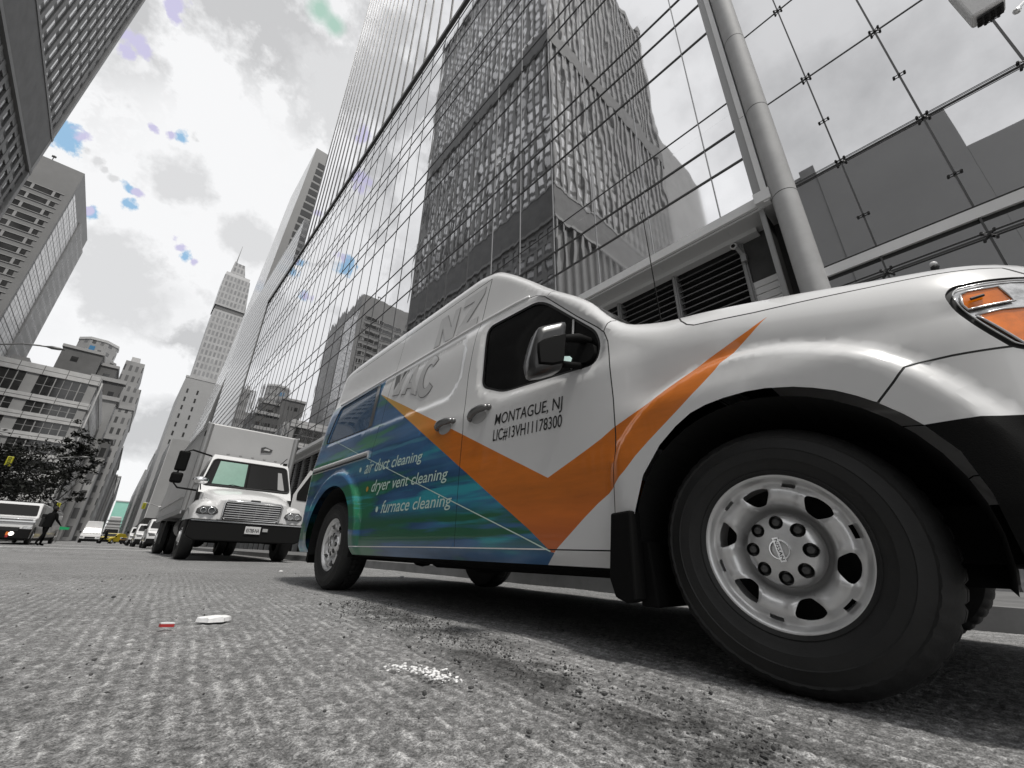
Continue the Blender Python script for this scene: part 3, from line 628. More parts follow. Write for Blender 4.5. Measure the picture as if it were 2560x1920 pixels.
# quarter light bar, mirror
b = MB(); b.tube(skinline([(1.277, 1.535), (1.272, 1.23)], .004), .006, 6); vb(b, 'quarter_bar', mat('bar_pale', .5, .3), skin['front_door'])
def mirror():
    nx, ny = .39, .92; MM = mat('mirror_black', .012, .3, coat=.25); MD = mat('mirror_dark', .004, .6, spec=.1)
    def slab(pts, lay, name, m, parent, **k):
        c = np.array(pts).mean(0); b = MB(); n = len(pts)
        for d, q in lay: b.v += [tuple(c+(np.array(p)-c)*q+np.array([nx*d, ny*d, 0])) for p in pts]
        L = len(lay); b.f = [(i*n+j, i*n+(j+1) % n, (i+1)*n+(j+1) % n, (i+1)*n+j) for i in range(L-1) for j in range(n)]+[tuple(range(n)), tuple((L-1)*n+j for j in range(n))[::-1]]; b.m = [0]*len(b.f)
        return vb(b, name, m, parent, smooth=True, autosmooth=60, **k)
    head = [(1.233, 1.286, 1.187), (1.241, 1.283, 1.242), (1.252, 1.278, 1.299), (1.268, 1.270, 1.358), (1.276, 1.267, 1.370), (1.296, 1.259, 1.384), (1.386, 1.22, 1.428), (1.404, 1.212, 1.431), (1.410, 1.21, 1.417), (1.407, 1.212, 1.359), (1.41, 1.21, 1.311), (1.395, 1.216, 1.236), (1.391, 1.218, 1.189), (1.38, 1.223, 1.164), (1.315, 1.251, 1.132), (1.264, 1.272, 1.115), (1.249, 1.279, 1.12), (1.237, 1.284, 1.151)]
    m = slab(head, [(-.022, .62), (-.018, .86), (-.008, .965), (.0, 1.0), (.03, 1.0), (.095, .95), (.10, .9)], 'side_mirror', MM, van)
    band = [(1.26, 1.274, 1.221), (1.261, 1.274, 1.27), (1.286, 1.263, 1.295), (1.332, 1.244, 1.323), (1.398, 1.215, 1.352), (1.396, 1.216, 1.309), (1.390, 1.219, 1.236), (1.384, 1.221, 1.191), (1.332, 1.244, 1.168), (1.267, 1.271, 1.16)]
    slab(band, [(-.036, .90), (-.030, .97), (-.012, 1.0)], 'lower_shell', MD, m)
    q = MB(); q.tube([(1.335, 1.232, 1.312), (1.40, 1.200, 1.333), (1.465, 1.178, 1.352), (1.535, 1.165, 1.352)], [.012, .020, .024, .024], 10); q.tube([(1.39, 1.23, 1.20), (1.45, 1.205, 1.205), (1.53, 1.20, 1.225)], .018, 8); vb(q, 'mirror_arm', BLACKP, m, smooth=True)
    base = rounded([(1.301, 1.385), (1.193, 1.356), (1.116, 1.31), (1.108, 1.264), (1.120, 1.236), (1.145, 1.223), (1.249, 1.226), (1.262, 1.293)], .015, 3); x, z = SH(np.array([p[0] for p in base]), np.array([p[1] for p in base])); n = len(base)
    q = MB(); q.add([(x[i]-.022, base[i][0], z[i]) for i in range(n)]+[(x[i]+.01, base[i][0], z[i]) for i in range(n)], [tuple(range(n))]+[(i, n+i, n+(i+1) % n, (i+1) % n) for i in range(n)]); vb(q, 'mirror_base', BLACKP, m)
    slab([(1.398, 1.215, 1.239), (1.427, 1.203, 1.246), (1.437, 1.198, 1.237), (1.432, 1.201, 1.215), (1.391, 1.218, 1.187)], [(.0, 1), (.008, 1)], 'mirror_glass', mat('mirror_sky_tint', (.60, .80, .76), .3), m)  # pale glass colour stands for the sky reflected in it
mirror()
b = MB(); b.tube([(1.74, .872, 1.40), (1.74, .876, 1.47), (1.74, .914, 2.16)], [.006, .0035, .0022], 6); b.sphere((1.74, .872, 1.405), .014, 8, 6, (1, 1, .7)); b.sphere((1.74, .914, 2.165), .005, 6, 4); vb(b, 'antenna', BLACKP, van)
b = MB(); b.prism([(1.015, .50), (.925, .508), (.925, .20), (.965, .19), (1.012, .205), (1.035, .27)], 0, 1.428, 1.50); b.prism([(.97, .40), (.90, .40), (.88, .18), (.95, .18)], 0, 1.50, 1.80); vb(b, 'mud_flap', BLACKP, van, bevel=.008)
b = MB(); b.prism([(4.72, .40), (4.80, .40), (4.80, .22), (4.74, .20)], 0, 1.54, 1.8); vb(b, 'mud_flap', BLACKP, van, bevel=.006)

b = MB(); ribbon(b, [(3.80, 1.862), (3.745, 1.69), (3.735, 1.545), (3.725, 1.405)], .075, -.003); vb(b, 'window_pillar', mat('pillar_dark', .05, .35, coat=.4), skin['body'])
# ---- lettering cut out of vinyl, laid on the skin
def text_mesh(s, bold=0., shear=0.):
    cu = bpy.data.curves.new('lettering', 'FONT'); cu.body = s; cu.size = 1; cu.offset = bold; cu.shear = shear; cu.resolution_u = 4
    o = bpy.data.objects.new('lettering', cu); COL.objects.link(o); dg = bpy.context.evaluated_depsgraph_get(); me = bpy.data.meshes.new_from_object(o.evaluated_get(dg))
    v = np.array([tuple(p.co)[:2] for p in me.vertices]); f = [tuple(p.vertices) for p in me.polygons]; bpy.data.objects.remove(o); bpy.data.curves.remove(cu); bpy.data.meshes.remove(me); return v, f
def lettering(s, quad, m, parent, bold=0., shear=0., off=-.003, name='lettering', ext=None):
    """quad: (y,s) of bottom left, bottom right, top right, top left"""
    v, f = text_mesh(s, bold, shear); lo = v.min(0); hi = v.max(0)
    if ext: lo[1], hi[1] = ext
    u = (v-lo)/(hi-lo); q = np.array(quad, float); a, c = u[:, :1], u[:, 1:]
    p = q[0]*(1-a)*(1-c)+q[1]*a*(1-c)+q[2]*a*c+q[3]*(1-a)*c; x, z = SH(p[:, 0], p[:, 1]); b = MB(); b.add(np.c_[x+off, p[:, 0], z], f); return vb(b, name, m, parent)
lettering('MONTAGUE, NJ', [(1.834, 1.035), (1.305, 1.018), (1.305, 1.084), (1.831, 1.102)], LETTERK, skin['front_door'], .003, .12, ext=(0, .72))
lettering('LIC#13VH11178300', [(1.842, .940), (1.312, .924), (1.312, .990), (1.842, 1.008)], LETTERK, skin['front_door'], .004, .1, ext=(0, .72))
lettering('air duct cleaning', [(3.58, .945), (2.615, .935), (2.622, 1.012), (3.56, 1.065)], LETTERW, skin['sliding_door'], .006, .2, ext=(0, .75))
lettering('dryer vent cleaning', [(3.385, .777), (2.272, .772), (2.279, .848), (3.37, .880)], LETTERW, skin['sliding_door'], .006, .2, ext=(0, .75))
lettering('furnace cleaning', [(3.16, .602), (2.208, .603), (2.213, .680), (3.14, .700)], LETTERW, skin['sliding_door'], .006, .2, ext=(0, .75))
for (y, s), c in (((3.673, .99), LETTERW), ((3.465, .806), ORANGE), ((3.232, .633), LETTERW)):
    b = MB(); n = 14; b.add([(float(SH(y, s)[0])-.003, y+.022*math.cos(2*math.pi*k/n), s+.022*math.sin(2*math.pi*k/n)) for k in range(n)], [tuple(range(n))]); vb(b, 'bullet', c, skin['sliding_door'])
def letterpoly(outer, holes, parent, line=.0045, fill=None):
    """grey vinyl letter with a dark keyline, outlines in (y, s)"""
    for g, m, off in ((line, mat('letter_line', .12, .4), -.0022), (0, fill or LETTERG, -.0042)):
        V = []; E = []; O = inset(outer, -g); H = [inset(h, g) for h in holes]
        for P in [O]+H:
            o = len(V); V += [Vector(p) for p in P]; E += [(o+i, o+(i+1) % len(P)) for i in range(len(P))]
        r = delaunay_2d_cdt(V, E, [], 0, 1e-6); P = np.array([tuple(p) for p in r[0]]); F = [f for f in r[2]]; c = np.array([P[list(f)].mean(0) for f in F]); k = pip(O, c[:, 0], c[:, 1])
        for h in H: k &= ~pip(h, c[:, 0], c[:, 1])
        x, z = SH(P[:, 0], P[:, 1]); b = MB(); b.add(np.c_[x+off, P[:, 0], z], [tuple(f) for f, q in zip(F, k) if q]); vb(b, 'letter', m, parent)
letterpoly([(3.395, 1.637), (3.275, 1.617), (3.205, 1.84), (3.275, 1.843), (3.315, 1.72), (3.355, 1.845), (3.43, 1.845)], [], skin['sliding_door'])
letterpoly([(3.225, 1.604), (3.145, 1.588), (3.135, 1.64), (3.055, 1.622), (3.035, 1.563), (2.94, 1.521), (3.035, 1.84), (3.125, 1.84)], [[(3.122, 1.688), (3.068, 1.676), (3.095, 1.775)]], skin['sliding_door'])
th = np.linspace(R(40), R(318), 26); CC = (2.80, 1.655)
oc = [(CC[0]+.145*math.cos(t)*-1*-1, CC[1]+.185*math.sin(t)) for t in th]; ic = [(CC[0]+.065*math.cos(t), CC[1]+.115*math.sin(t)) for t in th]
# C opens towards the front of the van (lower y)
C_out = [(CC[0]-.145*math.cos(t), CC[1]+.185*math.sin(t)) for t in th]; C_in = [(CC[0]-.062*math.cos(t), CC[1]+.112*math.sin(t)) for t in th]
letterpoly(C_out+C_in[::-1], [], skin['sliding_door'])
letterpoly([(2.85, 1.942), (2.765, 1.940), (2.775, 2.12), (2.675, 1.942), (2.562, 1.936), (2.548, 2.235), (2.625, 2.235), (2.635, 2.07), (2.735, 2.235), (2.835, 2.235)], [], skin['body'], .003, mat('letter_faint', .54, .35, coat=.5))
letterpoly([(2.518, 1.936), (2.252, 1.924), (2.256, 2.004), (2.405, 2.012), (2.225, 2.21), (2.222, 2.275), (2.495, 2.275), (2.495, 2.20), (2.345, 2.195), (2.515, 2.01)], [], skin['body'], .003, mat('letter_faint', .54, .35, coat=.5))

# ---- wheels
def wheel(xf, yc, far=False):
    """outer face at x = xf looking to -x"""
    zc = .378; sg = -1 if far else 1
    w = MB(); prof = [(.015, .222), (-.002, .232), (-.005, .238), (-.002, .241), (-.010, .255), (-.014, .272), (-.017, .275), (-.018, .290), (-.0175, .306), (-.020, .309), (-.018, .312), (-.013, .322), (-.005, .343), (-.008, .350), (.002, .361), (.018, .374), (.045, .383), (.078, .3855), (.079, .378), (.088, .378), (.089, .386), (.118, .387), (.119, .379), (.128, .379), (.129, .386), (.165, .3845), (.200, .376), (.222, .355), (.228, .30), (.215, .23)]
    n = 192
    def tread(i, k):
        if 13 <= i <= 15: return -.003 if (k % 4) == 0 else 0
        if 17 <= i <= 26: return -.008 if ((k+2) % 4) == 0 else 0
        return 0
    w.lathe(prof, (xf, yc, zc), 0, n, sg, tread); root = vb(w, 'wheel', TYRE, van, smooth=True, autosmooth=35)
    # steel disc with six windows and six slots
    Dp = pch([.0, .105, .118, .132, .155, .178, .192, .203, .210, .218, .226, .231], [.075, .075, .072, .040, .010, .010, .022, .028, .020, .004, .000, .004])
    holes = []; pockets = []
    for k in range(6):
        a = R(105-60*k); hh = []
        for r, da in ((.138, -6.5), (.136, 0), (.138, 6.5), (.150, 10), (.172, 13.5), (.184, 13), (.191, 6), (.192, 0), (.191, -6), (.184, -13), (.172, -13.5), (.150, -10)):
            t = a+R(da); hh.append((r*math.cos(t), r*math.sin(t)))
        holes.append(rounded(hh, .007, 2)); t = R(75-60*k); pockets.append(a)
        hs = []
        for da in np.linspace(-5.5, 5.5, 7): hs.append((.2035*math.cos(t+R(da)), .2035*math.sin(t+R(da))))
        for da in np.linspace(5.5, -5.5, 7): hs.append((.1915*math.cos(t+R(da)), .1915*math.sin(t+R(da))))
        holes.append(hs)
    V = []; E = []
    def ring(pts):
        o = len(V); V.extend(Vector(p) for p in pts); E.extend((o+i, o+(i+1) % len(pts)) for i in range(len(pts)))
    for hh in holes: ring(hh)
    for h6 in holes[::2]:
        for e in (.004, .009, .015): ring(inset(h6, -e))
    rr = [(.231*math.cos(t), .231*math.sin(t)) for t in np.linspace(0, 2*math.pi, 97)[:-1]]; ring(rr)
    for r in (.098, .105, .112, .118, .126, .135, .146, .158, .168, .178, .186, .192, .198, .203, .207, .210, .214, .218, .222, .226):
        for t in np.linspace(0, 2*math.pi, 145)[:-1]: V.append(Vector((r*math.cos(t), r*math.sin(t))))
    res = delaunay_2d_cdt(V, E, [], 0, 1e-5); P = np.array([tuple(p) for p in res[0]]); F = np.array([tuple(f) for f in res[2]]); c = P[F].mean(1); ok = np.hypot(c[:, 0], c[:, 1]) < .2315
    for hh in holes: ok &= ~pip(hh, c[:, 0], c[:, 1])
    ok &= np.hypot(c[:, 0], c[:, 1]) > .096
    r = np.hypot(P[:, 0], P[:, 1]); ang = np.arctan2(P[:, 1], P[:, 0]); d = Dp(r)
    for a in pockets:
        da = (ang-a+np.pi) % (2*np.pi)-np.pi; q = np.exp(-(da/R(13))**4)*np.exp(-((r-.170)/.026)**4); d = d+.014*q
        q2 = np.exp(-(da/R(19))**6)*np.exp(-((r-.166)/.036)**6); d = d-.009*q2*(1-q)
    d = d+.007
    vs = np.c_[xf+sg*d, yc-P[:, 0], zc+P[:, 1]]; b = MB(); b.add(vs, [tuple(f) for f in F[ok]])
    rim = vb(b, 'rim', STEEL, root, smooth=True)
    b = MB(); b.lathe([(.0, .234), (.006, .229), (.02, .222), (.05, .20), (.12, .19)], (xf, yc, zc), 0, 64, sg); vb(b, 'rim_lip', STEEL, rim, smooth=True)
    b = MB(); b.lathe([(.10, .215), (.10, .0)], (xf, yc, zc), 0, 32, sg); b.lathe([(.04, .235), (.13, .21)], (xf, yc, zc), 0, 32, sg); vb(b, 'brake_drum', DARKIN, rim)
    # hub cap with eight nut wells
    b = MB(); V = []; E = []
    for k in range(8):
        t = R(45*k); ring([(.079*math.cos(t)+.0205*math.cos(q), .079*math.sin(t)+.0205*math.sin(q)) for q in np.linspace(0, 2*math.pi, 15)[:-1]])
    ring([(.108*math.cos(t), .108*math.sin(t)) for t in np.linspace(0, 2*math.pi, 65)[:-1]])
    for rr_ in (.012, .03, .045, .054, .1, .104):
        for t in np.linspace(0, 2*math.pi, 49)[:-1]: V.append(Vector((rr_*math.cos(t), rr_*math.sin(t))))
    res = delaunay_2d_cdt(V, E, [], 0, 1e-5); P = np.array([tuple(p) for p in res[0]]); F = np.array([tuple(f) for f in res[2]]); c = P[F].mean(1); ok = np.hypot(c[:, 0], c[:, 1]) < .1081
    for k in range(8):
        t = R(45*k); ok &= np.hypot(c[:, 0]-.079*math.cos(t), c[:, 1]-.079*math.sin(t)) > .0203
    Hp = pch([0, .05, .09, .102, .108], [.006, .009, .018, .030, .070]); d = Hp(np.hypot(P[:, 0], P[:, 1]))
    b.add(np.c_[xf+sg*d, yc-P[:, 0], zc+P[:, 1]], [tuple(f) for f in F[ok]]); hub = vb(b, 'hub_cap', HUBM, root, smooth=True)
    for k in range(8):
        t = R(45*k); o = (xf+sg*.022, yc-.079*math.cos(t), zc+.079*math.sin(t)); b = MB()
        b.lathe([(-.006, .0205), (.016, .0190), (.017, .001)], o, 0, 16, sg); b.lathe([(.016, .0145), (-.003, .0145), (-.010, .010), (-.012, .0005)], o, 0, 10, sg)
        vb(b, 'wheel_nut', mat('nut_dark', .10, .3, metal=.7), hub, smooth=True, autosmooth=40)
    b = MB(); n = 40
    for k in range(n):
        pass
    b.tube([(xf+sg*.004, yc-.027*math.cos(t), zc+.027*math.sin(t)) for t in np.linspace(0, 2*math.pi, 41)], .0035, 6, False)
    b.v += []; bx = MB(); bx.box(-.0355, .0355, -.0085, .0085, 0, 1); ca, sa = math.cos(R(-79)), math.sin(R(-79))
    vs = [(xf-sg*(-.006+.006*z), yc-(x*ca-y*sa), zc+(x*sa+y*ca)) for x, y, z in bx.v]; b.add(vs, bx.f); em = vb(b, 'hub_emblem', CHROME, hub)
    v, f = text_mesh('NISSAN', .01); lo = v.min(0); hi = v.max(0); u = (v-lo)/(hi-lo); x = (u[:, 0]-.5)*.060; y = (u[:, 1]-.5)*.010
    b = MB(); b.add(np.c_[np.full(len(v), xf-sg*.0007), yc-(x*ca-y*sa), zc+(x*sa+y*ca)], f); vb(b, 'emblem_text', LETTERK, hub)
wheel(1.527, .475); wheel(1.535, 4.190); wheel(2*XC-1.527, .475, True); wheel(2*XC-1.535, 4.190, True)
# ================================================================== buildings (plumb frame: x right, y up the street, z above the camera)
def glassmat(name, refl, tint, rough, bump, bscale, stretch=(1, 1, .35), pane=None, gcol=.97):
    """coated curtain wall glass: a mirror coat over a dim grey room"""
    m = bpy.data.materials.new(name); m.use_nodes = True; nt = m.node_tree; nt.nodes.clear(); N = nt.nodes.new; L = nt.links.new
    out = N('ShaderNodeOutputMaterial'); gl = N('ShaderNodeBsdfGlossy'); gl.inputs['Roughness'].default_value = rough; gl.inputs['Color'].default_value = (gcol, gcol, gcol*1.01, 1)
    df = N('ShaderNodeBsdfDiffuse'); df.inputs['Color'].default_value = (tint, tint, tint*1.02, 1)
    fr = N('ShaderNodeFresnel'); fr.inputs['IOR'].default_value = refl; mx = N('ShaderNodeMixShader')
    tc = N('ShaderNodeTexCoord'); mp = N('ShaderNodeMapping'); mp.inputs['Scale'].default_value = stretch; L(tc.outputs['Object'], mp.inputs[0])
    n = N('ShaderNodeTexNoise'); n.inputs['Scale'].default_value = bscale; n.inputs['Detail'].default_value = 2.5; n.inputs['Roughness'].default_value = .55; L(mp.outputs[0], n.inputs[0])
    h = n.outputs[0]
    if pane:        # every pane sits at its own slight angle
        sp = N('ShaderNodeSeparateXYZ'); L(tc.outputs['Object'], sp.inputs[0]); cb = N('ShaderNodeCombineXYZ'); fr_ = []
        for i, (ax, per, off) in enumerate(pane):
            u = N('ShaderNodeMath'); u.operation = 'MULTIPLY_ADD'; u.inputs[1].default_value = 1/per; u.inputs[2].default_value = off; L(sp.outputs[ax], u.inputs[0])
            fl = N('ShaderNodeMath'); fl.operation = 'FLOOR'; L(u.outputs[0], fl.inputs[0]); L(fl.outputs[0], cb.inputs[i]); f = N('ShaderNodeMath'); f.operation = 'FRACT'; L(u.outputs[0], f.inputs[0]); fr_.append(f.outputs[0])
        wn = N('ShaderNodeTexWhiteNoise'); wn.noise_dimensions = '3D'; L(cb.outputs[0], wn.inputs[0]); sc = N('ShaderNodeSeparateColor'); L(wn.outputs['Color'], sc.inputs[0])
        for i in range(2):
            a = N('ShaderNodeMath'); a.operation = 'SUBTRACT'; a.inputs[1].default_value = .5; L(sc.outputs[i], a.inputs[0]); m_ = N('ShaderNodeMath'); m_.operation = 'MULTIPLY'; L(a.outputs[0], m_.inputs[0]); L(fr_[i], m_.inputs[1])
            q = N('ShaderNodeMath'); q.operation = 'MULTIPLY_ADD'; q.inputs[1].default_value = 1.6; L(m_.outputs[0], q.inputs[0]); L(h, q.inputs[2]); h = q.outputs[0]
    bp = N('ShaderNodeBump'); bp.inputs['Distance'].default_value = bump; L(h, bp.inputs['Height']); L(bp.outputs[0], gl.inputs['Normal'])
    L(fr.outputs[0], mx.inputs[0]); L(df.outputs[0], mx.inputs[1]); L(gl.outputs[0], mx.inputs[2]); L(mx.outputs[0], out.inputs[0]); MATS[name] = m; return m
GL1 = glassmat('mirror_glass', 5.5, .32, .02, .0075, .6, pane=((1, 1.82, 18.43), (2, 7.0, 1.0)), gcol=.86)
SPG = glassmat('spandrel_glass', 1.8, .27, .05, .001, .5)
GL2 = glassmat('hall_glass', 3.0, .40, .012, .002, .5, gcol=.70)
GL3 = glassmat('tower_glass', 7.0, .2, .03, .0015, .4)
MULL = mat('mullion_grey', .10, .4, metal=.5); MULLL = mat('mullion_light', .36, .35, metal=.6)
ALU = mat('panel_aluminium', .80, .5, metal=.0, var=.08, vscale=.6, bump=.001, bscale=4)
ALUD = mat('panel_grey', .30, .5, metal=.2, var=.1, vscale=.8)
DARKM = mat('dark_steel', .03, .5, metal=.4)
MULY = [2.46+1.82*k for k in range(39)]
FLOORS = [(9.33, 10.35), (14.65, 16.15, 17.25), (21.5, 23.1, 24.2), (28.57, 30.05, 31.3), (35.55, 37.55, 39.0)]
def podium():
    o = building('glass_office_building', 'long mirror glass office block with a finned tower rising above it on the right', 'building', (9, 36, -3))
    zz = [7.94]+[f[0] for f in FLOORS]+[40.2]   # the lowest course is opaque
    for a, c in zip(zz[:-1], zz[1:]):
        b = MB(); b.quad((9, 1.5, a), (9, 71.8, a), (9, 71.8, c), (9, 1.5, c)); part(b, 'spandrel_band' if a < 8 else 'glass_band', SPG if a < 8 else GL1, o)
    b = MB(); b.box(9.02, 30, 1.5, 71.8, 7.95, 40.1); part(b, 'core', mat('core_dark', .03, .9), o)
    for y in MULY:
        b = MB(); b.box(8.975, 9.03, y-.012, y+.012, 7.94, 40.2); part(b, 'vertical_mullion', MULLL if y < 12 else MULL, o)
    for f in FLOORS:
        for i, z in enumerate(f):
            b = MB(); b.box(8.97, 9.03, 1.5, 71.8, z-.02, z+.02); part(b, 'horizontal_mullion', MULL, o)
    b = MB(); b.box(8.98, 9.02, 1.5, 71.8, 11.43, 11.45); part(b, 'glass_joint', MULL, o)
    b = MB(); b.box(8.86, 9.05, 1.5, 71.9, 40.0, 40.45); part(b, 'parapet', MULL, o)
    b = MB(); b.box(8.90, 9.05, 71.8, 72.2, -3, 40.3); part(b, 'corner_post', ALUD, o)
    b = MB(); b.box(8.92, 9.00, 1.35, 71.8, 7.69, 7.935); part(b, 'fascia', ALU, o)
    b = MB(); b.box(9.0, 9.75, 1.35, 71.8, 7.62, 7.68)
    for y in MULY: b.box(8.99, 9.75, y-.012, y+.012, 7.612, 7.625)
    b.box(9.48, 9.72, 1.9, 71.8, 7.50, 7.64); part(b, 'soffit', mat('soffit_panel', .62, .6), o)
    # louvred bays of the ground floor
    ys = [2.36]+[4.13+1.82*k for k in range(37)]
    for y0, y1 in zip(ys[:-1], ys[1:]):
        b = MB(); b.cur = 1; b.box(9.95, 10.0, y0+.06, y1-.06, -3, 7.5); b.cur = 0
        z = 2.0 if y0 < 20 else 3.5
        while z < 7.45: b.prism([(9.72, z), (9.86, z+.055), (9.86, z+.085), (9.72, z+.03)], 1, y0+.06, y1-.06); z += .19
        part(b, 'louvre_bay', [mat('louvre_grey', .17, .4, metal=.5), DARKIN], o)
        b = MB(); b.box(9.66, 9.95, y0-.06, y0+.06, -3, 7.5); b.box(9.62, 9.66, y0-.025, y0+.025, -3, 7.5); part(b, 'louvre_post', ALUD, o)
    # pale slatted return beside the round column
    b = MB(); b.cur = 0
    for k in range(22): b.box(9.70, 9.74, 1.72, 2.30, 6.30-.185*k-.165, 6.30-.185*k)
    b.cur = 1; b.box(9.745, 9.80, 1.66, 2.32, -3, 6.32); b.cur = 2; b.box(9.72, 9.80, 1.66, 2.32, 6.32, 7.62); part(b, 'slatted_panel', [ALU, DARKIN, mat('shaft_dark', .07, .8, var=.2, vscale=2)], o)
    b = MB()
    for k in range(40): b.box(9.05, 9.70, 1.60, 1.62+.02, 7.5-.14*k-.05, 7.5-.14*k)
    b.cur = 1; b.box(9.05, 9.70, 1.58, 1.60, -3, 7.6); part(b, 'side_louvre', [ALUD, DARKIN], o)
    b = MB(); b.box(9.82, 24, 1.01, 2.40, -3, 7.9); b.box(10.01, 24, 2.41, 71.7, -3, 7.9); part(b, 'back_wall', mat('shaft_dark', .07, .8), o)
    b = MB(); b.box(8.98, 9.06, 1.56, 1.66, -3, 7.6); part(b, 'pipe_cover', ALUD, o)
    # tower with fins
    b = MB(); b.quad((9.35, 0, 40.2), (9.35, 57, 40.2), (9.35, 57, 165), (9.35, 0, 165)); b.quad((9.35, 57, 40.2), (40, 57, 40.2), (40, 57, 165), (9.35, 57, 165)); part(b, 'tower_glass', GL3, o)
    b = MB(); b.box(9.45, 40, .1, 56.9, 40.2, 164.9); part(b, 'tower_core', mat('core_dark', .03, .9), o)
    y = 57.0; k = 0
    while y > 12:
        b = MB(); w = .07; b.box(9.28, 9.35, y-w, y+w, 40.3, 165); part(b, 'tower_fin', mat('fin_grey', .07, .4, metal=.5), o); y -= 2.1; k += 1
podium()
def hall():
    o = building('glass_hall', 'point fixed glass wall with spider clamps right of the round column', 'building', (9, -8, -3))
    b = MB(); b.quad((9, -7.5, 5.55), (9, 1.2, 5.55), (9, 1.2, 34), (9, -7.5, 34)); part(b, 'upper_glass', GL2, o)
    b = MB(); b.quad((9, -7.5, -3), (9, 1.2, -3), (9, 1.2, 5.2), (9, -7.5, 5.2)); part(b, 'lower_glass', GL2, o)
    b = MB(); b.box(9.6, 24, -7.4, 1.0, -3, 34); part(b, 'dim_interior', mat('interior_grey', .18, .9, var=.3, vscale=.5), o)
    for k in range(6):
        y = .06-1.26*k; b = MB(); b.box(8.985, 9.02, y-.014, y+.014, -3, 34); part(b, 'glass_joint', MULL, o)
    for z in (4.94, 7.74, 10.47, 13.25, 16.0, 18.8, 21.6, 24.4, 27.2, 30):
        b = MB(); b.box(8.985, 9.02, -7.5, 1.2, z-.011, z+.011); part(b, 'glass_joint', MULL, o)
    for z in (7.72, 4.92):
        b = MB(); b.tube([(8.985, -7.5, z-.02), (8.985, 1.2, z-.02)], .007, 6); b.tube([(8.985, -7.5, z+.08), (8.985, 1.2, z+.08)], .007, 6); part(b, 'tie_rod', DARKM, o)
    for k in range(6):
        for z, full in ((6.29, 0), (9.0, 0), (7.74, 1), (4.94, 1), (10.47, 1), (13.25, 1)):
            y = .06-1.26*k; b = MB(); b.box(8.955, 8.987, y-.018, y+.018, z-.018, z+.018)
            for dy, dz in (((-.08, 0), (.08, 0)) if not full else ((-.07, .07), (.07, .07), (-.07, -.07), (.07, -.07))):
                b.tube([(8.965, y, z), (8.97, y+dy, z+dz)], .009, 6); b.tube([(8.962, y+dy, z+dz), (9.0, y+dy, z+dz)], .020, 8)
            part(b, 'spider_clamp', DARKM, o)
    b = MB(); b.box(8.97, 9.10, -7.5, 1.2, 5.30, 5.50); part(b, 'ledge', ALU, o)
    b = MB(); b.box(9.02, 9.10, -7.5, 1.2, 5.19, 5.295); part(b, 'ledge_shadow_gap', DARKM, o)
    b = MB(); b.box(8.97, 9.02, -7.5, 1.2, 5.50, 5.53); part(b, 'ledge_trim', DARKM, o)
    b = MB(); b.box(9.0, 24, -7.5, 1.2, 34, 34.5); part(b, 'roof', ALUD, o)
    # round column between the two facades
    c = building('round_column', 'tall round metal clad column between the louvred block and the glass hall', 'column', (9, 1.2, -3))
    STN = mat('column_cladding', .48, .7, metal=.0, var=.10, vscale=1.5, bump=.0006, bscale=6)
    b = MB(); n = 24; ring = lambda z: [(9.0-.27*math.sin(t), 1.12-.245*math.cos(t), z) for t in np.linspace(0, math.pi, n)]
    for z0, z1 in ((-3, 4.9), (4.92, 7.6), (7.62, 10.44), (10.46, 13.3), (13.32, 16.4), (16.42, 20), (20.02, 40)):
        vs = ring(z0)+ring(z1); b.add(vs, [(i, i+1, n+i+1, n+i) for i in range(n-1)])
    part(b, 'cladding', STN, c, smooth=True)
    b = MB()
    for z in (4.91, 7.61, 10.45, 13.31, 16.41): vs = [(x+.01, y, zz) for x, y, zz in ring(z-.03)+ring(z+.03)]; b.add(vs, [(i, i+1, n+i+1, n+i) for i in range(n-1)])
    part(b, 'cladding_joint', DARKM, c)
    b = MB()
    for z0, z1 in ((7.62, 10.44), (10.46, 16.4), (16.42, 40)): b.box(8.84, 9.0, 1.37, 1.49, z0, z1)
    part(b, 'pilaster', ALU, c)
    b = MB(); b.box(8.80, 9.0, 1.33, 1.66, 7.66, 7.95); part(b, 'pilaster_foot', ALU, c)
    b = MB(); b.box(8.88, 9.0, 1.49, 1.66, 7.95, 40); part(b, 'edge_trim', mat('trim_grey', .34, .45, metal=.3), c)
    # security camera on the soffit post, floodlight bracket, bulb
    s = building('security_camera', 'small dome security camera on a bracket under the soffit above the louvres', 'camera', (9.6, 2.40, 7.4))
    b = MB(); b.sphere((9.53, 2.47, 7.42), .085, 14, 10); part(b, 'dome', ALU, s, smooth=True)
    b = MB(); b.lathe([(0, .05), (-.02, .045), (-.02, .001)], (9.455, 2.46, 7.38), 0, 14); part(b, 'lens', DARKIN, s)
    b = MB(); b.tube([(9.56, 2.42, 7.36), (9.60, 2.34, 7.1)], .05, 8); b.box(9.55, 9.66, 2.27, 2.39, 6.9, 7.12); part(b, 'bracket', ALUD, s)
    f = building('floodlight', 'grey box floodlight with a dark cellular lens at the top right, on a street pole', 'lamp', (5.4, -2.1, -.4)); K = 5.0/8.6
    q3 = lambda x, y, z: (x*K, y*K, z*K)
    b = MB(); Y0, Y1 = -2.52*K, -2.13*K; b.prism([(Y0, 8.62*K), (Y1, 8.66*K), (Y1+.02, 9.6*K), (Y0-.03, 9.6*K)], 0, 4.86, 5.02); part(b, 'housing', ALU, f, bevel=.02)
    b = MB(); b.box(4.885, 5.0, Y0+.02, Y1-.03, 8.585*K, 8.618*K); part(b, 'lens_frame', DARKM, f)
    for i in range(3):
        for j in range(4):
            b = MB(); b.lathe([(0, .016), (-.010, .013), (-.010, .001)], (4.91+.035*i, Y0+.05+.043*j, 8.583*K), 2, 8); part(b, 'lens_cell', DARKIN, f)
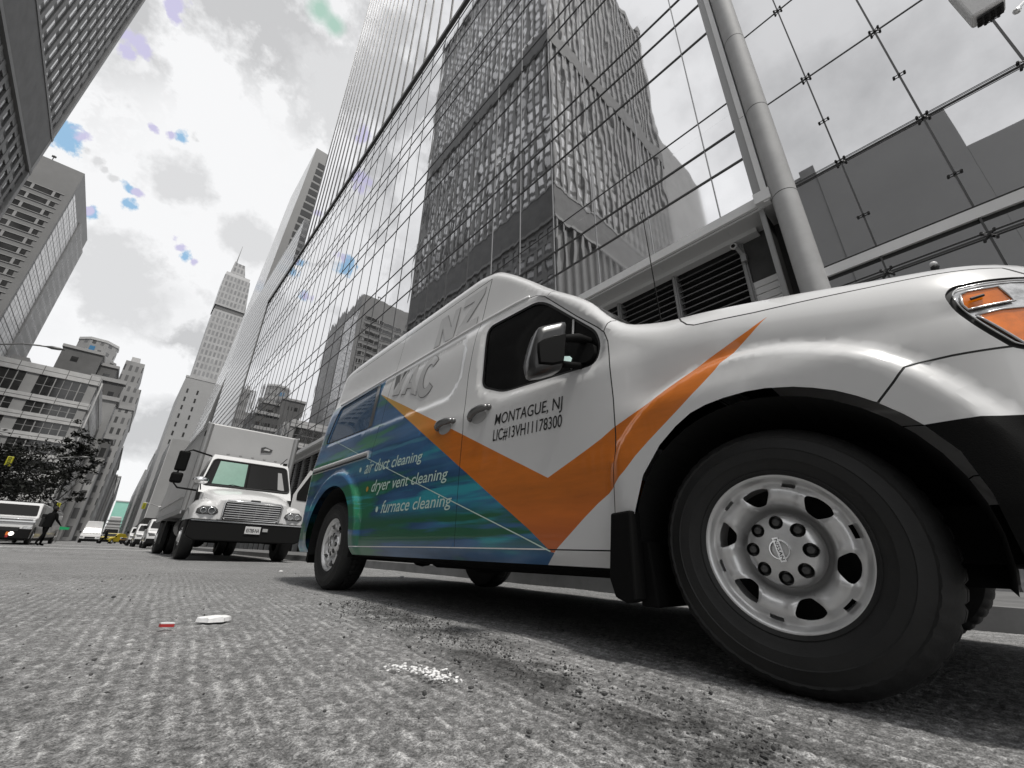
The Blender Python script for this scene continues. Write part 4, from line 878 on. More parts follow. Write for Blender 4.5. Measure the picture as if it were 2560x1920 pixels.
    b = MB(); b.tube([(5.0, -2.60*K, 8.50*K), (5.15, -1.75, 5.2), (5.4, -2.1, 5.3)], .014, 6); b.sphere((4.99, -2.585*K, 8.45*K), .03, 8, 6); b.tube([(4.95, Y0+.05, 9.4*K), (5.4, -2.1, 5.5)], .03, 6); part(b, 'arm', CHROME, f)
    b = MB(); b.tube([(5.4, -2.1, -.4), (5.4, -2.1, 6.2)], [.09, .06], 10); part(b, 'pole', ALUD, f)
    u = building('wall_lamp', 'small bare wall lamp on the glass hall just above the van bonnet', 'lamp', (8.6, -.48, 4.54))
    b = MB(); b.sphere((8.6, -.48, 4.57), .05, 10, 8); part(b, 'bulb', mat('bulb_white', .8, .2), u, smooth=True)
    b = MB(); b.lathe([(-.12, .03), (-.05, .055), (-.02, .05)], (8.6, -.48, 4.55), 2, 12); b.tube([(8.6, -.48, 4.45), (8.98, -.5, 4.42)], .02, 6); part(b, 'lamp_base', DARKM, u)
hall()
def left_tower():
    o = building('striped_dark_tower', 'dark office tower with narrow vertical window strips in the top left corner', 'building', (-28, 57, -4))
    PIER = mat('tower_pier', .22, .6, var=.12, vscale=.2); DK = mat('tower_dark', .11, .6, var=.25, vscale=.4)
    SP = mat('tower_spandrel', .20, .5, var=.3, vscale=1.2); WG = gridmat('tower_window', .55, .09, [(2, 3.8, 1.1, 0)], .1, .5, .45, .4)
    y0, y1, H, XW = 40.0, 96.0, 190, -81.0
    WL = gridmat('tower_window_low', .20, .08, [(2, 3.8, 1.5, 0), (2, 1.27, .1, 0)], .1, .5, .5, .6)
    b = MB(); b.box(XW, -28.35, y0+.35, y1-.1, -4, H); part(b, 'core', DK, o)
    P = 2.4; n = int((y1-y0)/P)
    for k in range(n+1):
        y = y1-.25-k*P; b = MB(); b.box(-28.4, -28.0, y-.42, y+.42, -4, H); part(b, 'pier', PIER, o)
    for k in range(n):
        y = y1-.25-k*P
        for z0, z1, nm, mm in ((70, H, 'window_strip', WG), (12, 61, 'lower_window_strip', WL)):
            b = MB(); b.quad((-28.2, y-P+.48, z0), (-28.2, y-.48, z0), (-28.2, y-.48, z1), (-28.2, y-P+.48, z1)); part(b, nm, mm, o)
    m = int((-28.5-XW)/P)
    for k in range(m+1):
        x = -28.4-k*P; b = MB(); b.box(x-.40, x+.40, y0-.3, y0+.4, -4, H); part(b, 'pier', PIER, o)
    for k in range(m):
        x = -28.4-k*P; b = MB(); b.quad((x-P+.40, y0+.15, 70), (x-.40, y0+.15, 70), (x-.40, y0+.15, H), (x-P+.40, y0+.15, H)); part(b, 'window_strip', WG, o)
    def belt(z0, z1, nm, mm, e=0.):
        b = MB(); b.box(XW, -27.70+e, y0-.36-e, y1, z0, z1); part(b, nm, mm, o)
    belt(61.5, 70, 'service_storey', DK); belt(61.2, 61.9, 'belt_course', PIER, .08); belt(69.6, 70.2, 'belt_course', PIER, .1); belt(118, 124, 'service_storey', DK); belt(-4, 11, 'service_storey', DK)
    b = MB()
    for z in np.arange(15, 61, 3.8): b.box(-28.35, -28.05, y0, y1, z-.55, z+.55)
    part(b, 'spandrel_course', SP, o)
    b = MB(); b.box(-28.6, -27.68, y1-.9, y1+.02, -4, H); part(b, 'corner_pier', mat('corner_pale', .34, .6, var=.1, vscale=.3), o)
    b = MB(); b.box(XW, -27.6, y0-.4, y1+.2, H, H+3); part(b, 'roof', DK, o)
    b = MB(); b.box(-112, XW-.1, y0+.5, y1, -4, 134); part(b, 'lower_wing', PIER, o)
    p = building('stepped_grey_block', 'plain stepped grey block across the street, seen mirrored in the glass hall', 'building', (-37, -8, -3))
    G = mat('stepped_wall', .40, .8, var=.06, vscale=.12)
    b = MB(); b.box(-60, -37.3, -9, 3, -3, 47.5); part(b, 'upper_storeys', G, p)
    b = MB(); b.box(-60, -37.3, -40, -9.02, -3, 41.3); part(b, 'lower_wing', G, p)
    b = MB(); b.box(-60, -37.4, 3.02, 12.5, -3, 48.6); part(b, 'side_wing', G, p)
    b = MB(); b.box(-45, -37.2, 3.0, 4.6, 47.5, 49.3); part(b, 'roof_hut', ALUD, p)
left_tower()
def mid_office():
    o = building('banded_office', 'low grey office block with pale floor bands and grouped windows beyond the left trees', 'building', (-20, 125, -8))
    WALL = mat('office_wall', .36, .6, var=.10, vscale=.5); BAND = mat('office_band', .62, .5, var=.12, vscale=.8); SEAM = mat('office_seam', .08, .7)
    GL = mat('office_glass', .035, .08, spec=.8, var=.6, vscale=.35); FR = mat('office_frame', .38, .5)
    X0, X1, Y0, Y1 = -48, -11, 125, 168; top = 37.2
    b = MB(); b.box(X0, X1, Y0, Y1, -8, top-.6); part(b, 'wall', WALL, o)
    tops = [top, 30.9, 27.1, 23.2, 19.3, 15.4, 11.5, 7.6]
    for i, z in enumerate(tops):
        h = 2.0 if i == 0 else 1.35
        b = MB(); b.cur = 0; b.box(X0-.2, X1+.12, Y0-.22, Y0-.001, z-h, z); b.box(X1+.001, X1+.22, Y0-.22, Y1, z-h, z)
        b.cur = 1; b.box(X0-.2, X1+.13, Y0-.225, Y0, z-h*.52-.05, z-h*.52+.05)
        for x in np.arange(X0, X1, 3.55): b.box(x-.05, x+.05, Y0-.226, Y0, z-h, z)
        part(b, 'floor_band', [BAND, SEAM], o)
    # windows in groups between piers: each its own part with frame and pane
    for i in range(len(tops)-1):
        z1 = tops[i]-(2.05 if i == 0 else 1.4); z0 = tops[i+1]+.05
        for g in range(4):
            gx = X1-1.35-g*9.35
            for k in range(6 if g < 3 else 3):
                x1 = gx-k*1.27; x0 = x1-1.2
                if x0 < X0: continue
                w = MB(); w.quad((x0, Y0-.02, z0), (x1, Y0-.02, z0), (x1, Y0-.02, z1), (x0, Y0-.02, z1)); ww = part(w, 'window', GL, o)
                f = MB(); f.box(x1-.03, x1+(.14 if k % 3 == 1 else .05), Y0-.06, Y0-.021, z0, z1); f.box(x0, x1-.03, Y0-.05, Y0-.021, z0+(z1-z0)*.5-.04, z0+(z1-z0)*.5+.04); f.build('window_frame', FR, ww, off=BASE[o.name])
    side = MB(); side.quad((X1+.03, Y0+1, 0), (X1+.03, Y1, 0), (X1+.03, Y1, top-2.2), (X1+.03, Y0+1, top-2.2)); part(side, 'side_glazing', gridmat('office_side', .60, .24, [(1, 2.4, .45, 0), (2, 3.85, .9, .6)], .25, .5, .15, .3), o)
    b = MB(); b.box(X1+.2, X1+.5, Y0+2.5, Y0+2.9, -4, top-.5); part(b, 'downpipe', ALU, o)
    b = MB(); b.box(-25, -22.5, Y0+1, Y0+6, top-.6, top+1.2); part(b, 'roof', ALUD, o)
    # roof plant blocks behind
    for nm, lab, x0, x1, y0, y1, z, c in (('dark_brick_block', 'dark plain block rising just behind the banded office roof', -26.5, -17.3, 178, 200, 60.2, .13), ('dark_setback_block', 'dark stepped block with light windows between the banded office and the slim tower', -17.2, -13.0, 180, 215, 57.6, .12)):
        q = building(nm, lab, 'building', ((x0+x1)/2, (y0+y1)/2, -9)); b = MB(); b.box(x0, x1, y0, y1, -9, z); part(b, 'wall', mat('brick_'+nm, c, .8, var=.2, vscale=.15), q)
        b = MB(); b.box(x0-.3, x1+.3, y0-.3, y1+.3, z, z+.9); part(b, 'parapet', mat('coping_pale', .36, .7), q)
        rr = random.Random(3)
        for k in range(9):
            xx = x0+1.2+rr.random()*(x1-x0-3.4); z2 = z-4-4.2*k; b = MB(); b.box(xx, xx+1.6, y0-.05, y0, z2, z2+1.6); part(b, 'window', mat('window_pale', .30, .2, metal=.5) if k % 3 else GL, q)
mid_office()
def brown_tower():
    o = building('banded_tower', 'tall grey tower with ribbon windows and a pale glazed side behind the banded office', 'building', (-50, 178, -9))
    WALL = mat('ribbon_wall', .21, .6, var=.1, vscale=.15); GL = mat('ribbon_glass', .05, .1, spec=.8, var=.5, vscale=.25)
    X0, X1, Y0, Y1, H = -75, -39.2, 170, 212, 117
    b = MB(); b.box(X0, X1, Y0, Y1, -9, H); part(b, 'wall', WALL, o)
    for k in range(12):
        z = 106.3-3.75*k*1.0; b = MB(); b.quad((X0, Y0-.06, z-2.15), (X1-2.2, Y0-.06, z-2.15), (X1-2.2, Y0-.06, z), (X0, Y0-.06, z)); w = part(b, 'ribbon_window', GL, o)
        f = MB(); f.box(X0, X1-1.5, Y0-.16, Y0-.061, z-.16, z+.06); f.box(X0, X1-1.5, Y0-.16, Y0-.061, z-2.25, z-2.05)
        for x in np.arange(X0, X1-2.2, 4.6): f.box(x-.3, x+.3, Y0-.12, Y0-.061, z-2.1, z-.1)
        f.build('window_frame', mat('ribbon_frame', .33, .5), w, off=BASE[o.name])
    b = MB(); b.quad((X1+.05, Y0+1.2, -9), (X1+.05, Y0+21, -9), (X1+.05, Y0+21, 109), (X1+.05, Y0+1.2, 109)); part(b, 'glazed_side', gridmat('sky_tint_glazing', .74, .06, [(1, 3.3, .30, 0), (2, 3.75, .45, 0), (2, 3.75, .22, 1.4)], .25, .5, .15, .10), o)  # pale panes carry the mirrored sky as plain colour
    b = MB(); b.box(X1, X1+.5, Y0+21.2, Y1, -9, H-6); part(b, 'side_wall', gridmat('tower_side', .2, .30, [(1, 2.2, 1.5, 0), (2, 3.75, 2.6, 0)], .2, .7, .1, .3), o)
    b = MB(); b.box(X0, X1-8, Y0+4, Y1-6, H, H+2.5); part(b, 'roof', ALUD, o)
    b = MB(); b.tube([(-47, 170.5, H), (-47, 170.5, H+2.2)], .12, 6); b.box(-47.5, -46.5, 170.3, 170.6, H+1.4, H+2.0); part(b, 'roof_mast', DARKM, o)
brown_tower()
def far_left():
    # octagonal crown, slim tower and the receding street wall
    o = building('octagon_top_tower', 'grey tower with an eight sided stepped top showing behind the dark plain block', 'building', (-25, 226, -10))
    G = gridmat('octagon_wall', .20, .36, [(0, 2.4, 1.3, 0), (2, 3.6, 2.0, 0)], .2, .7, .2, .3)
    def octa(cx, cy, rx, ry, z0, z1): 
        pts = [(cx+rx*math.cos(t), cy+ry*math.sin(t)) for t in np.radians(np.arange(22.5, 382.5, 45))[:8]]; return [(x, y) for x, y in pts], z0, z1
    b = MB(); p, a, c = octa(-23.9, 226, 7.3, 7.3, -10, 73.5); b.prism(p, 2, a, c); part(b, 'wall', G, o)
    b = MB(); p, a, c = octa(-24.4, 226, 6.3, 6.3, 73.5, 80); b.prism(p, 2, a, c); part(b, 'upper_stage', G, o)
    b = MB(); p, a, c = octa(-24.4, 226, 6.5, 6.5, 80, 81); b.prism(p, 2, a, c); part(b, 'roof', mat('crown_pale', .55, .5), o)
    b = MB(); b.box(-26.2, -24.6, 219.6, 219.75, 75.3, 77.3); part(b, 'blue_window', mat('blue_pane', (.09, .25, .45), .15), o)
    o = building('slim_tower', 'slim pale stepped tower left of the street gap', 'building', (-10, 232, -10))
    G2 = gridmat('slim_wall', .12, .33, [(0, 2.0, 1.1, 0), (2, 4.4, 1.9, 0), (1, 3.4, 1.4, 0)], .3, .75, .1, .5)
    b = MB(); b.box(-15.6, -6.6, 220, 262, -10, 64); part(b, 'wall', G2, o)
    b = MB(); b.box(-14.6, -8.6, 221, 250, 64, 75.3); part(b, 'upper_stage', G2, o)
    b = MB(); b.box(-13.3, -10.6, 222, 230, 75.3, 77.6); part(b, 'roof', mat('crown_pale', .55, .5), o)
    b = MB(); b.box(-15.9, -6.3, 219.7, 262, 55, 56.2); part(b, 'cornice', mat('coping_pale', .36, .7), o)
    rr = random.Random(11)
    row = [(-18, -9.4, 169, 176, 44, .30, 'brick_shop_block', 'narrow mid grey block directly behind the banded office corner'), (-18, -9.9, 177, 179.5, 52, .10, 'dark_shop_block', 'narrow dark block between the banded office corner and the slim tower'),
           (-20, -8.6, 196, 206, 30, .42, 'pale_shop_block', 'short pale block low on the left side of the street'), (-20, -8.8, 207, 219, 40, .13, 'dark_wall_block', 'dark block standing before the slim tower foot'),
           (-20, -8.3, 263, 285, 49, .11, 'dark_street_block', 'dark block along the left side of the street past the slim tower'), (-24, -7.9, 286, 330, 44, .46, 'bright_street_block', 'bright narrow block past the dark one on the left of the street'),
           (-24, -8.4, 331, 420, 60, .20, 'grey_street_block', 'grey block far along the left side of the street'), (-40, -7.6, 421, 560, 56, .42, 'pale_street_block', 'pale far block on the left of the street gap'), (-40, -7.0, 561, 800, 74, .34, 'hazy_street_block', 'hazy far block closing the left of the street gap')]
    for x0, x1, y0, y1, z, c, nm, lab in row:
        q = building(nm, lab, 'building', ((x0+x1)/2, (y0+y1)/2, -10-y0*.04)); b = MB(); b.box(x0, x1, y0, y1, -12-y0*.03, z); part(b, 'wall', gridmat('street_wall_'+nm, c*.35, c, [(1, 4.4, 2.0, 0), (2, 5.5, 2.2, 0), (0, 2.6, 1.2, 0)], .25, .8, .2, .6), q)
        b = MB(); b.box(x0, x1+.5, y0-.4, y1, z, z+1.2); part(b, 'cornice', mat('coping_pale', .36, .7), q)
        b = MB(); b.box(x1-.01, x1+1.2, y0, y1, y0*.03-2.2, y0*.03-.4); part(b, 'shop_awning', mat('awning_dark', .06, .7), q)
    q = building('teal_end_block', 'pale teal glass block closing the far end of the street', 'building', (4, 900, 10)); b = MB(); b.box(-6, 26, 900, 930, -20, 83); part(b, 'wall', mat('teal_glass', (.26, .52, .43), .3, var=.1, vscale=.05), q)
    b = MB(); b.box(-6, 26, 899, 931, 83, 84.5); part(b, 'parapet', mat('far_pale', .45, .6), q)
far_left()
def far_right():
    # dark windowed tower with a swept front behind the glass block
    o = building('swept_tower', 'tall grey tower with a swept pale front and dark windows behind the glass block', 'building', (20, 165, -10))
    prof = pch([-10, 40, 81, 118.6, 140, 153.5, 163], [7.5, 12.2, 15.5, 17.4, 18.6, 19.2, 19.7]); Y0, Y1, XR = 150, 186, 45
    zs = np.linspace(-10, 163, 40); G = gridmat('swept_grid', .28, .66, [(1, 2.0, .5, 0), (2, 3.6, 1.1, 0)], .1, .5, .6, .25)
    b = MB(); vs = [(float(prof(z)), y, z) for z in zs for y in (Y0, Y1)]; b.add(vs, [(2*i, 2*i+2, 2*i+3, 2*i+1) for i in range(39)]); part(b, 'swept_front', G, o, smooth=True)
    W_ = mat('swept_side', .21, .6, var=.06, vscale=.1); b = MB(); vs = [(x, Y0, z) for z in zs for x in (float(prof(z)), XR)]; b.add(vs, [(2*i, 2*i+1, 2*i+3, 2*i+2) for i in range(39)]); b.quad((float(prof(163)), Y0, 163), (XR, Y0, 163), (XR, Y1, 163), (float(prof(163)), Y1, 163)); part(b, 'side_wall', W_, o)
    for k in range(30):
        z = 156.0-3.9*k; x0 = float(prof(z))+2.5
        b = MB(); b.box(x0, 40, Y0-.1, Y0-.02, z-2.7, z); part(b, 'window', mat('swept_window', .035, .15, spec=.6), o)
    # needle topped stepped tower far down the street
    S_ = 3.0; o = building('spire_tower', 'distant tapering tower with a stepped crown and thin spire', 'building', (24, 470, -15)); Y = 450
    Gs = gridmat('spire_wall', .24, .33, [(2, 7, 2.2, 0), (0, 3.2, 1.4, 0)], .2, .6, .2, .15)
    def fr(zs, xl, xr, name, m, d0=0., depth=26.):
        b = MB(); n = len(zs); vs = []
        for z, a, c in zip(zs, xl, xr): vs += [(a*S_, Y+d0, z*S_), (c*S_, Y+d0, z*S_), (c*S_, Y+d0+depth, z*S_), (a*S_, Y+d0+depth, z*S_)]
        fs = [(4*i+k, 4*i+(k+1) % 4, 4*i+4+(k+1) % 4, 4*i+4+k) for i in range(n-1) for k in range(4)]+[tuple(4*(n-1)+k for k in range(4))]; b.add(vs, fs); part(b, name, m, o)
    fr([-5, 47, 75], [5.4, 5.08, 4.75], [15.6, 14.6, 13.2], 'shaft', Gs)
    fr([75, 76.6], [4.9, 4.9], [13.0, 13.0], 'belt_storey', mat('belt_dark', .10, .5), .8, 24); fr([76.6, 88.6], [4.6, 4.5], [13.2, 11.9], 'upper_shaft', Gs)
    fr([88.6, 89.9], [4.7, 4.7], [11.7, 11.7], 'crown_rail', mat('far_pale', .45, .6), 1, 22); fr([88.6, 95.0], [5.6, 6.0], [10.6, 9.1], 'crown', Gs, 4, 18); fr([95, 96.2], [6.2, 6.1], [7.1, 6.8], 'crown_tip', Gs, 8, 8)
    b = MB(); b.tube([(6.55*S_, Y+12, 95*S_), (6.75*S_, Y+12, 104*S_)], [.75, .15], 6); part(b, 'spire', mat('spire_grey', .25, .4), o)
    # pale slab with a dashed column of windows
    o = building('dashed_slab', 'plain grey slab with two dashed lines of windows below the spire tower', 'building', (22, 300, -12)); PS = mat('slab_wall', .30, .7, var=.06, vscale=.1)
    b = MB(); b.box(7.9, 27.5, 300, 360, -14, 100.8); part(b, 'wall', PS, o)
    for xx in (10.2, 15.2):
        for k in range(15):
            b = MB(); b.box(xx, xx+.9, 299.9, 299.99, 94-5.2*k-2.6, 94-5.2*k); part(b, 'window', mat('swept_window', .035, .15), o)
    b = MB(); b.box(7.7, 27.6, 299.8, 301, 100.8, 102); part(b, 'parapet', mat('coping_pale', .36, .7), o)
    o = building('pale_setback_block', 'pale slab front with a white edge along the right side of the street', 'building', (14, 222, -10))
    b = MB(); b.box(7.9, 24, 205, 240, -12, 43.5); part(b, 'wall', mat('setback_wall', .33, .7, var=.08, vscale=.1), o)
    b = MB(); b.box(7.7, 7.9, 205, 240, -12, 43.6); part(b, 'white_edge', gridmat('setback_edge', .2, .55, [(1, 3, 2.0, 0), (2, 3.6, 2.2, 0)], .2, .6, .1, .3), o)
    o = building('dark_kerb_block', 'dark narrow block at the right of the street gap', 'building', (12, 430, -14)); b = MB(); b.box(8.6, 24, 400, 470, -16, 72); part(b, 'wall', gridmat('kerb_wall', .08, .16, [(1, 3, 1.6, 0), (2, 3.6, 1.8, 0)], .2, .7, .1, .5), o)
    b = MB(); b.box(8.4, 24, 399.6, 470, 72, 75); part(b, 'parapet', mat('coping_pale', .36, .7), o)
    o = building('far_right_block', 'grey far block lower than the dark narrow one beside the street gap', 'building', (14, 600, -18)); b = MB(); b.box(8.2, 30, 520, 760, -20, 78); part(b, 'wall', gridmat('far_wall', .16, .27, [(1, 3.4, 1.8, 0), (2, 3.6, 1.8, 0)], .2, .7, .1, .4), o)
    # block past the end of the glass office
    o = building('finned_corner_block', 'pale block with close horizontal fins just past the glass office', 'building', (14, 110, -7)); b = MB(); b.box(12.6, 30, 84, 140, -9, 70); part(b, 'wall', gridmat('fin_wall', .30, .62, [(2, 1.9, .7, 0)], .15, .5, .5, .2), o)
    b = MB(); b.box(12.2, 30, 83.6, 140, -9, -1.0+3); part(b, 'dark_base', DARKM, o)
    o = building('sidewalk_shed', 'low dark canopy shed over the right pavement beyond the parked cars', 'shed', (5.5, 105, 2.2)); b = MB(); b.box(3.4, 11, 88, 124, 4.7, 6.1); part(b, 'deck', DARKM, o)
    for x in (3.7, 8.5):
        for y in (89, 100, 111, 122): b = MB(); b.tube([(x, y, .5), (x, y, 4.8)], .12, 6); part(b, 'post', DARKM, o)
far_right()
# ================================================================== other vehicles
VW = mat('vehicle_white', .70, .3, coat=.5, var=.05, vscale=1); VGL = mat('vehicle_glass', .02, .08, spec=.12); VBL = mat('vehicle_black', .006, .6, spec=.2); LAMP = mat('lamp_clear', .55, .12, metal=.8, var=.3, vscale=20)
BOXW = mat('box_panel', .42, .45, metal=.1, var=.06, vscale=.8)
def simple_wheel(x, y, z, r, w, parent, side, off):
    b = MB(); s = side; b.lathe([(.03, r*.55), (0, r*.62), (-.012, r*.8), (.01, r*.95), (.05, r), (w-.05, r), (w, r*.9), (w, r*.5)], (x, y, z), 0, 28, s); q = b.build('wheel', TYRE, parent, off, smooth=True, autosmooth=40)
    b = MB(); b.lathe([(.0, r*.63), (.05, r*.58), (.07, r*.45), (.03, r*.30), (.0, r*.24), (-.03, r*.22), (-.04, .0)], (x, y, z), 0, 28, s)
    for k in range(8): t = k*math.pi/4; b.tube([(x, y+r*.36*math.cos(t), z+r*.36*math.sin(t)), (x+s*.06, y+r*.36*math.cos(t), z+r*.36*math.sin(t))], r*.04, 6)
    b.build('rim', STEEL, q, off, smooth=True, autosmooth=40)
def truck():
    # front bumper at y=12, street side wheel face at x=1.24; the truck is square to the street
    O = (2.42, 15, 0); t = thing('box_truck', 'white bonneted box truck with a tall pale cargo box parked behind the lettered van', 'truck', O)
    P = lambda b, n, m, p=t, **k: b.build(n, m, p, off=O, **k)
    xl, xr, xc = 1.24, 3.60, 2.42
    # cargo box
    b = MB(); b.box(xl, 3.69, 14.5, 22.2, 1.12, 3.60); box = P(b, 'cargo_box', BOXW, bevel=.04)
    for x in (xl, 3.69):
        b = MB(); b.box(x-.015, x+.015, 14.48, 22.22, 3.52, 3.615); b.box(x-.015, x+.015, 14.48, 22.22, 1.08, 1.20)
        P(b, 'corner_rail', mat('rail_alu', .6, .3, metal=.7), box)
        b = MB(); b.lathe([(0, .08), (2.4, .08)], (x+(.06 if x < 2 else -.06), 14.5, 1.16), 2, 14); P(b, 'corner_post', mat('post_grey', .30, .4, metal=.4), box, smooth=True)
    b = MB(); b.box(xl-.02, xl+.02, 14.45, 14.56, 3.18, 3.34); b.box(3.67, 3.71, 14.45, 14.56, 3.18, 3.34); P(b, 'marker_lamp', VBL, box)
    b = MB()
    for k in range(22): y = 14.9+.34*k; b.box(xl-.012, xl+.002, y, y+.05, 1.22, 3.50)
    P(b, 'side_rib', BOXW, box); b = MB(); b.box(xl-.03, xl-.012, 14.6, 22.1, 1.50, 1.535); P(b, 'rub_rail', mat('rail_alu', .6, .3, metal=.7), box)
    b = MB(); b.prism([(2.72, 2.98), (2.99, 3.02), (3.02, 3.10), (2.80, 3.16), (2.70, 3.12)], 1, 14.47, 14.498); P(b, 'maker_emblem', mat('emblem_dark', .05, .4), box)
    b = MB(); b.prism([(2.76, 3.06), (2.93, 3.05), (2.95, 3.09), (2.82, 3.115)], 1, 14.46, 14.469); P(b, 'emblem_stripe', mat('emblem_pale', .5, .4), box)
    # frame, tanks
    b = MB(); b.box(1.95, 2.15, 12.4, 22, .62, .92); b.box(2.7, 2.9, 12.4, 22, .62, .92); b.box(1.5, 3.4, 13.2, 14.3, .75, 1.1); b.box(1.45, 3.40, 21.6, 22.1, .6, 1.1); b.tube([(1.5, 13.0, .48), (3.4, 13.0, .48)], .07, 8); b.tube([(1.5, 19.6, .5), (3.4, 19.6, .5)], .09, 8); b.sphere((2.42, 19.6, .48), .24, 10, 8); b.box(1.9, 2.95, 12.2, 13.2, .5, 1.0); P(b, 'chassis', VBL)
    b = MB(); b.lathe([(0, .02), (0, .3), (1.1, .3), (1.1, .02)], (1.62, 14.9, .78), 1, 18); P(b, 'fuel_tank', mat('tank_dark', .03, .4, metal=.3), smooth=True, autosmooth=40)
    b = MB(); b.box(1.28, 1.31, 18.2, 18.9, .32, 1.0); b.box(1.28, 2.0, 20.5, 20.53, .2, 1.1); P(b, 'mud_flap', VBL)
    for y in (13.05, 19.6):
        simple_wheel(xl, y, .50, .50, .28, t, 1, O); simple_wheel(xr, y, .50, .50, .28, t, -1, O)
    simple_wheel(xl+.31, 19.6, .5, .50, .26, t, 1, O); simple_wheel(xr-.31, 19.6, .5, .5, .26, t, -1, O)
    # bonnet: lofted sections from the nose to the scuttle (half width, side top z, crown z)
    secs = [(12.02, .74, 1.22, 1.36), (12.10, .82, 1.33, 1.45), (12.35, .90, 1.42, 1.53), (12.8, .98, 1.54, 1.62), (13.28, 1.06, 1.66, 1.72)]
    b = MB(); n = 17; vs = []
    for y, hw, zs, zc in secs:
        for k in range(n):
            u = -1+2*k/(n-1); au = abs(u)
            if au > .86: x = hw*(.95+.05*math.sin((1-au)/.14*math.pi/2)*0)+.0; zz = .88+(zs-.88)*((1-au)/.14)
            else: x = hw*.95*au/.86; zz = zs+(zc-zs)*(1-(au/.86)**2.2)-.05*(au/.86)**8
            vs.append((xc+math.copysign(x, u), y, zz))
    b.add(vs, [(i*n+k, (i+1)*n+k, (i+1)*n+k+1, i*n+k+1) for i in range(len(secs)-1) for k in range(n-1)]); hood = P(b, 'bonnet', VW, smooth=True, autosmooth=60)
    # nose with grille opening
    b = MB(); b.prism([(-.72, .86), (.72, .86), (.76, 1.2), (.70, 1.33), (.3, 1.385), (-.3, 1.385), (-.70, 1.33), (-.76, 1.2)], 1, 11.99, 12.06); b.v = [(x+xc, y, z) for x, y, z in b.v]; P(b, 'nose', VW, hood, bevel=.03)
    gp = [(-.55, .90), (.50, .90), (.585, .98), (.60, 1.24), (.56, 1.30), (-.56, 1.30), (-.60, 1.24), (-.60, .95)]
    b = MB(); b.cur = 0; b.prism(gp, 1, 11.965, 11.99); b.v = [(x+xc, y, z) for x, y, z in b.v]; gr = P(b, 'grille', mat('grille_dark', .012, .5), hood)
    b = MB()
    for k in range(8): z = .925+.05*k; b.box(xc-.585, xc+.575, 11.935, 11.967, z, z+.017)
    P(b, 'grille_bar', mat('grille_chrome', .70, .3, metal=.6), gr)
    b = MB()
    for x in (-.28, .05, .33): b.box(xc+x-.018, xc+x+.018, 11.950, 11.966, .905, 1.295)
    P(b, 'grille_post', mat('grille_post', .12, .4), gr)
    b = MB(); pts = [(xc+p[0]*1.03, 11.95, 1.10+(p[1]-1.10)*1.06) for p in gp]; b.tube(pts+[pts[0]], .018, 6); P(b, 'grille_surround', CHROME, gr, smooth=True)
    b = MB(); b.prism([(-.11, 1.335), (.11, 1.335), (.10, 1.37), (-.10, 1.37)], 1, 11.96, 11.99); b.v = [(x+xc, y, z) for x, y, z in b.v]; P(b, 'nose_badge', mat('badge_dark', .08, .3, metal=.5), hood, bevel=.008)
    # wings with lamps
    for sd in (-1, 1):
        b = MB(); n = 9; vs = []; prof = [(.70, .80), (.72, 1.10), (.80, 1.26), (.92, 1.29), (1.06, 1.24), (1.155, 1.10), (1.175, .86)]
        for y, k in ((11.98, .90), (12.02, .97), (12.2, 1.0), (12.6, 1.03), (13.1, 1.05), (13.5, 1.04), (13.62, .98)):
            zk = 1+.18*math.exp(-((y-12.95)/.45)**2)
            for px, pz in prof: vs.append((xc+sd*(.70+(px-.70)*k), y, .80+(pz-.80)*zk*k))
        m = len(prof); b.add(vs, [(i*m+k, (i+1)*m+k, (i+1)*m+k+1, i*m+k+1) for i in range(6) for k in range(m-1)]+[tuple(range(m))]); P(b, 'wing', VW, hood, smooth=True, autosmooth=55)
        hp = [(.70, 1.035), (.76, .975), (1.05, .965), (1.13, 1.0), (1.12, 1.08), (1.03, 1.155), (.80, 1.155), (.73, 1.10)]
        b = MB(); b.prism([(xc+sd*p[0], p[1]) for p in hp], 1, 11.965, 12.0); hl = P(b, 'headlight', mat('lamp_surround', .06, .3), t, bevel=.01)
        b = MB(); b.prism([(xc+sd*(.915+(p[0]-.915)*.86), 1.06+(p[1]-1.06)*.84) for p in hp], 1, 11.945, 11.968); P(b, 'lamp_lens', mat('lamp_dim', .22, .15, metal=.6, var=.5, vscale=18), hl, bevel=.012)
        b = MB(); b.lathe([(-.006, .060), (-.008, .072), (.006, .078), (.012, .05), (.014, .001)], (xc+sd*.84, 11.935, 1.06), 1, 18); b.lathe([(-.006, .048), (-.008, .058), (.006, .064), (.012, .04), (.014, .001)], (xc+sd*1.0, 11.935, 1.055), 1, 18); P(b, 'lamp_bowl', CHROME, hl, smooth=True)
        b = MB(); th = np.linspace(0, math.pi, 16); A = [(xc+sd*1.185, 13.05-.60*math.cos(q), .55+.60*math.sin(q)) for q in th]; B = [(xc+sd*.80, p[1], p[2]) for p in A]; b.add(A+B, [(i, i+1, 17+i, 16+i) for i in range(15)]); P(b, 'wheel_housing', DARKIN, hood)
    # bumper and plate
    b = MB(); b.prism([(-1.19, .87), (1.19, .87), (1.20, .50), (1.05, .42), (-1.05, .42), (-1.20, .50)], 1, 11.88, 12.05); b.v = [(x+xc, y, z) for x, y, z in b.v]; bp = P(b, 'bumper', mat('bumper_dark', .006, .6, spec=.2), bevel=.025)
    b = MB(); b.box(xc-1.18, xc+1.18, 11.865, 11.885, .825, .850); P(b, 'bumper_trim', mat('trim_bright', .5, .2, metal=.8), bp)
    b = MB(); b.box(2.32, 2.645, 11.85, 11.875, .60, .765); pl = P(b, 'number_plate', mat('plate_white', .62, .4), bp, bevel=.006)
